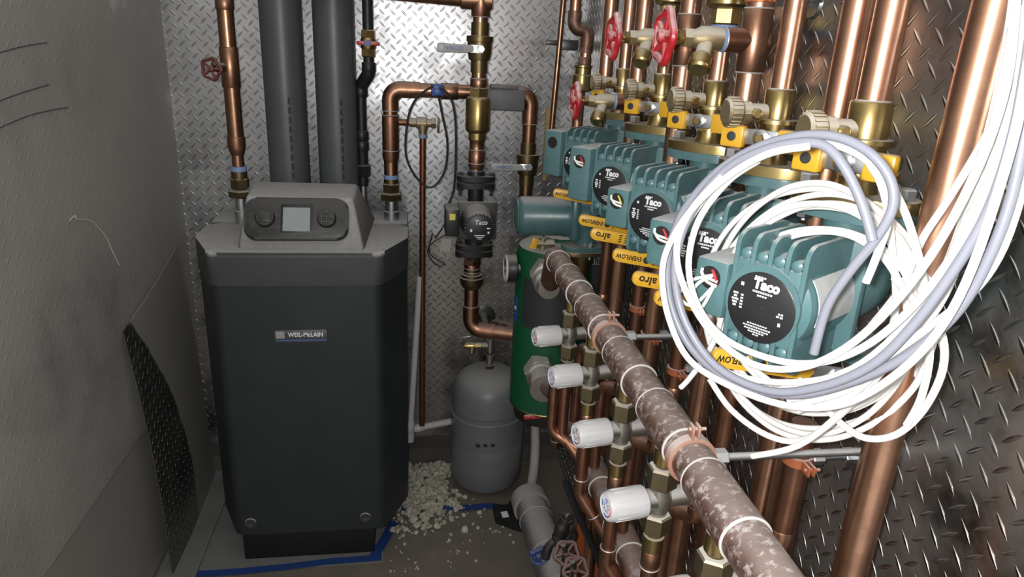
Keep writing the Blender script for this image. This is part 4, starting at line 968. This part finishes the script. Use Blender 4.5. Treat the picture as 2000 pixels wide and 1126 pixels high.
# foam crumbs: nobody could count them
rnd=random.Random(11)
mb=MB()
ico=bmesh.new(); bmesh.ops.create_icosphere(ico,subdivisions=1,radius=1.); ico.verts.ensure_lookup_table()
iv=[q.co.copy() for q in ico.verts]; fi=[[q.index for q in f.verts] for f in ico.faces]; ico.free()
def crumb(x,y,z,s):
    R=Matrix.Rotation(rnd.uniform(0,6.28),3,V((rnd.random()-.5,rnd.random()-.5,rnd.random()-.5+.01)).normalized())
    sc=(rnd.uniform(.6,1.3),rnd.uniform(.6,1.3),rnd.uniform(.5,1.0))
    mb.add([V((x,y,z))+R@V((q.x*s*sc[0]*rnd.uniform(.65,1.2),q.y*s*sc[1]*rnd.uniform(.65,1.2),q.z*s*sc[2]*rnd.uniform(.65,1.2))) for q in iv],fi)
for i in range(2600):
    x=rnd.uniform(-.06,.33);y=rnd.uniform(1.80,2.24)
    dx=(x-.03); dens=math.exp(-((dx-.0)/.09)**2-((y-2.06)/.13)**2)+.55*math.exp(-((x-.12)/.12)**2-((y-2.19)/.05)**2)+.16*math.exp(-((x-.10)/.13)**2-((y-2.03)/.06)**2)
    if (x-.268)**2+(y-2.135)**2<.128**2: continue
    if rnd.random()>dens*1.5: continue
    h=.026*dens*rnd.random()
    crumb(x,y,.005+h,rnd.choice((.005,.007,.009,.012,.015)))
for i in range(60):
    x=rnd.uniform(-.07,.36);y=rnd.uniform(1.68,1.95)
    crumb(x,y,.003,rnd.choice((.003,.003,.004,.005,.007)))
single('foam_crumbs','scattered pale foam crumbs on the floor beside the boiler and tank','foam crumbs',mb,'foam',loc=(.05,2.05,0),kind='stuff',sharp=25)

# ---------------------------------------------------------------- cables
CABLES=[
('g',[(415,429,1480),(418,425,1418),(416,428,1366),(410,438,1320),(395,460,1275),(374,492,1236),(349,531,1205),(317,580,1195),(289,623,1212),(271,650,1253),(266,659,1301),(271,651,1347),(286,627,1390),(305,599,1419),(325,568,1436),(344,539,1442),(360,513,1435),(372,495,1418),(377,488,1396),(374,493,1369),(365,506,1334),(358,516,1298),(357,519,1253)]),
('g',[(404,431,1525),(407,426,1463),(406,428,1406),(400,438,1357),(390,453,1305),(378,472,1263),(358,503,1228),(333,541,1205),(302,588,1208),(279,623,1241),(268,640,1285),(269,640,1328),(277,627,1368),(291,606,1402),(308,578,1423),(326,552,1434),(338,533,1434),(348,517,1420),(359,500,1393),(367,489,1366)]),
('w',[(425,425,1436),(424,426,1380),(418,435,1341),(404,457,1299),(387,483,1258),(366,516,1228),(340,555,1207),(313,597,1200),(289,634,1219),(277,653,1252),(273,659,1290),(278,652,1336),(293,628,1383),(311,600,1415),(329,573,1430),(348,543,1435),(365,517,1427),(374,503,1409),(380,494,1382),(379,496,1351),(377,499,1327)]),
('w',[(404,443,1541),(409,435,1486),(409,435,1430),(404,442,1379),(394,458,1325),(379,480,1280),(361,508,1250),(339,543,1235),(309,589,1236),(289,619,1259),(279,635,1298),(281,631,1346),(295,610,1389),(310,587,1413)]),
('w',[(393,440,1547),(398,434,1492),(396,436,1437),(389,447,1374),(378,465,1318),(363,488,1272),(344,517,1240),(320,553,1227),(294,593,1242),(273,626,1279),(265,638,1318),(271,629,1357),(286,605,1394)]),
('w',[(400,423,1506),(402,420,1453),(400,422,1366),(394,431,1310),(382,451,1262),(363,479,1223),(337,519,1202),(306,568,1198),(280,607,1208),(264,633,1243),(256,644,1284),(258,642,1317),(269,624,1358),(287,596,1396),(307,566,1422),(326,537,1433)]),
('w',[(385,696,1123),(372,715,1142),(362,730,1168),(355,741,1198),(351,746,1231),(352,745,1264),(357,737,1295),(365,724,1322),(376,707,1344),(388,688,1360),(401,667,1371),(414,647,1377),(427,627,1377),(439,608,1373),(450,591,1364),(460,576,1350),(468,562,1332),(475,551,1310),(480,544,1286),(482,539,1261),(482,539,1235),(480,543,1210),(474,551,1186),(466,563,1163),(456,578,1144),(444,596,1128),(430,617,1116),(416,638,1110),(402,660,1111),(388,682,1120),(374,702,1136),(363,719,1159),(355,731,1188)]),
('w',[(430,613,1104),(416,634,1100),(402,656,1104),(388,678,1115),(375,697,1134),(364,713,1159),(357,723,1188),(354,728,1219),(355,727,1251),(359,720,1281),(367,707,1308),(377,692,1332),(388,674,1352),(400,654,1366),(413,635,1374),(425,616,1376),(437,597,1372),(448,580,1362),(458,564,1348),(467,551,1330),(473,540,1310),(478,532,1287),(481,528,1264),(480,528,1239),(478,531,1214),(473,539,1189),(466,550,1165),(456,564,1143),(445,580,1125),(433,600,1111),(419,620,1104),(405,642,1104),(390,664,1113)]),
('w',[(428,604,1379),(439,587,1368),(449,571,1355),(457,558,1338),(463,548,1318),(468,541,1296),(470,537,1272),(470,537,1246),(468,540,1219),(463,546,1193),(457,556,1168),(448,569,1146),(438,584,1129),(426,603,1117),(413,622,1113),(399,643,1115),(385,664,1124),(372,684,1139),(361,700,1161),(353,712,1186),(349,719,1216),(348,720,1248),(351,715,1280),(356,706,1310),(364,693,1337),(374,678,1358),(385,661,1374),(397,643,1383),(408,624,1386),(420,606,1382),(431,589,1374),(441,573,1362),(450,559,1346)]),
('w',[(442,570,1354),(450,556,1343),(457,545,1328),(462,537,1310),(465,532,1290),(466,530,1268),(466,531,1245),(463,535,1222),(458,542,1201),(451,553,1183),(442,566,1167),(432,582,1155),(420,600,1146),(407,619,1142),(394,639,1142),(381,658,1149),(370,675,1162),(361,688,1180),(355,697,1204),(352,701,1231),(353,700,1260),(356,694,1287),(362,685,1311),(370,672,1331),(380,657,1347),(390,640,1358),(401,623,1364),(413,605,1366),(424,588,1364),(434,571,1358),(443,557,1349),(451,545,1336),(457,536,1320)]),
('w',[(445,551,1186),(436,565,1169),(426,581,1155),(414,599,1146),(401,618,1143),(388,637,1146),(376,655,1156),(366,670,1172),(359,682,1193),(354,689,1217),(352,692,1243),(353,690,1269),(356,684,1293),(362,675,1315),(370,662,1335),(380,647,1350),(390,631,1362),(401,613,1369),(413,596,1371),(423,579,1368),(433,564,1360),(441,550,1349),(448,540,1334),(453,531,1316),(456,526,1297),(458,523,1276),(458,523,1256),(455,527,1235),(451,533,1215),(445,542,1196),(437,554,1178),(427,569,1163),(415,586,1152)]),
('w',[(399,609,1148),(387,628,1150),(375,646,1158),(365,662,1172),(356,674,1190),(350,683,1211),(347,688,1235),(346,689,1261),(348,685,1286),(353,677,1310),(360,666,1331),(370,651,1349),(380,635,1361),(391,617,1368),(403,599,1370),(413,582,1367),(423,567,1360),(432,553,1350),(439,542,1337),(445,533,1321),(449,526,1304),(451,522,1284),(452,521,1264),(450,523,1243),(447,527,1222),(442,535,1201),(434,547,1183),(425,561,1168),(413,578,1157),(401,596,1151),(389,615,1151),(377,634,1157),(366,650,1168)]),
('w',[(363,652,1184),(356,663,1199),(351,671,1218),(348,674,1240),(348,674,1262),(351,669,1284),(357,659,1304),(365,647,1320),(375,632,1333),(385,615,1342),(396,598,1347),(406,582,1349),(416,567,1347),(424,553,1342),(432,541,1335),(438,531,1324),(443,523,1310),(447,517,1295),(449,514,1277),(449,514,1259),(446,517,1241),(442,523,1224),(436,533,1208),(428,545,1194),(418,560,1182),(407,576,1174),(396,593,1170),(384,610,1169),(374,626,1173),(364,641,1182),(356,653,1195),(350,662,1213),(346,668,1233)]),
('w',[(442,518,1264),(440,521,1248),(436,527,1232),(430,535,1217),(423,546,1203),(414,559,1191),(405,573,1182),(395,588,1176),(384,604,1175),(374,619,1179),(365,633,1187),(357,645,1200),(351,655,1217),(347,660,1235),(345,662,1255),(347,659,1275),(351,653,1293),(357,643,1310),(365,630,1324),(374,616,1335),(383,601,1343),(393,586,1348),(402,572,1349),(410,559,1346),(418,547,1340),(425,536,1330),(430,527,1318),(435,520,1304),(437,515,1289),(438,514,1273),(437,515,1257),(434,520,1241),(429,527,1226)]),
('w',[(320,703,1124),(325,696,1138),(334,683,1171),(340,673,1207),(342,670,1263)]),
('w',[(359,589,1101),(383,551,1137),(402,522,1193),(417,499,1256),(431,478,1312),(435,471,1380),(436,470,1455),(433,475,1527),(430,480,1554)]),
('w',[(327,648,1163),(344,620,1139),(369,583,1129),(389,552,1143),(406,526,1190),(424,498,1266),(435,481,1338),(440,473,1416),(440,474,1488),(435,482,1551)]),
('w',[(420,522,1324),(432,503,1307),(445,484,1289),(450,476,1257),(447,481,1215),(438,494,1182),(425,515,1166),(411,536,1171),(398,556,1185),(385,576,1198)]),
('w',[(438,485,1197),(441,481,1225),(440,482,1264),(435,490,1298),(427,502,1340),(416,520,1380),(403,539,1411)]),
('w',[(431,551,1264),(438,532,1311),(438,522,1357),(441,508,1396),(446,491,1453),(446,482,1506),(442,480,1538)]),
('w',[(373,548,1179),(397,512,1214),(410,491,1265),(418,479,1308),(424,471,1359),(425,468,1420),(425,468,1477),(423,471,1526),(421,474,1557)]),
('w',[(367,548,1185),(393,509,1222),(408,486,1273),(416,473,1315),(421,466,1365),(423,462,1421),(423,463,1477),(421,466,1526),(419,469,1556)]),
('w',[(361,549,1190),(389,506,1230),(405,482,1281),(414,468,1322),(418,462,1371),(421,457,1423),(421,457,1478),(419,460,1526),(417,463,1556)]),
('w',[(355,549,1196),(385,503,1238),(402,477,1289),(411,463,1330),(415,457,1378),(419,451,1424),(418,451,1478),(416,455,1526),(414,458,1555)]),
('w',[(349,549,1201),(381,499,1246),(399,472,1296),(408,457,1337),(412,453,1384),(416,445,1425),(416,446,1479),(414,450,1526),(412,453,1555)]),
('w',[(418,553,1186),(433,530,1241),(434,528,1293),(426,541,1347),(418,553,1391),(405,573,1419)]),
]

nw=0
for k,(c,p) in enumerate(CABLES):
    pts=catmull([V(q)/1000 for q in p],5)
    mb=MB().tube(pts,.0041 if c=='g' else .0033,10)
    if c=='g': lab='grey cable sweeping %s from upper right around the front of the nearest pump'%('low' if k==0 else 'high'); g='grey cables of the coil'; nm='grey_cable'; ct='cable'
    elif k<6: lab='white cable in the front ring, strung from upper right around the nearest pump'; g='white cables of the front ring'
    elif k<14: lab='white cable wound in loops around the body of the nearest pump'; g='white cables wound on the nearest pump'
    elif 20<=k<=24: lab='white cable strand in the bundle climbing from the coil to the upper right corner'; g='white cable strands climbing to upper right'
    else:
        g='loose white cables of the coil'
        lab={14:'short white cable end hanging at the lower left of the coil',15:'long white cable whose cut end sticks out below coil over the steel rod',16:'white cable sagging lowest under the coil and climbing to the upper right',17:'white cable loop bulging right of the coil over the thick copper pipe',18:'white cable end dangling in front of the thick copper pipe right of coil',19:'single white cable crossing the thick copper pipe toward the upper right',25:'white cable strand dropping beside the right yellow grip of the nearest valve'}[k]
    single('white_cable' if c=='w' else 'grey_cable',lab,'cable',mb,'white_cable' if c=='w' else 'grey_cable',g,loc=pts[len(pts)//2])

# ---------------------------------------------------------------- camera and light
cam=bpy.data.cameras.new('camera'); co=bpy.data.objects.new('camera',cam); COL.objects.link(co)
cam.sensor_width=36; cam.lens=24.2584; cam.clip_start=.02
co.matrix_world=Matrix([[0.989339, 0.003435, -0.145589, 0.0], [-0.138357, 0.334133, -0.932315, 0.0], [0.045443, 0.94252, 0.331046, 1.5], [0.0, 0.0, 0.0, 1.0]])
scene.camera=co
fl=bpy.data.lights.new('phone_flash','POINT'); fl.energy=40; fl.shadow_soft_size=.012; fl.color=(1.,.985,.96)
fo_=bpy.data.objects.new('phone_flash',fl); COL.objects.link(fo_); fo_.location=co.matrix_world@V((-.025,.012,0))
w=bpy.data.worlds.new('world'); scene.world=w; w.use_nodes=True
bg=w.node_tree.nodes['Background']; bg.inputs[0].default_value=(1.,.985,.96,1); bg.inputs[1].default_value=.88  # even fill added to lift the shadows, not a source in the room
vs=scene.view_settings; scene.display_settings.display_device='sRGB'; vs.view_transform='Standard'; vs.look='None'; vs.exposure=0.; vs.gamma=1.; vs.use_curve_mapping=False
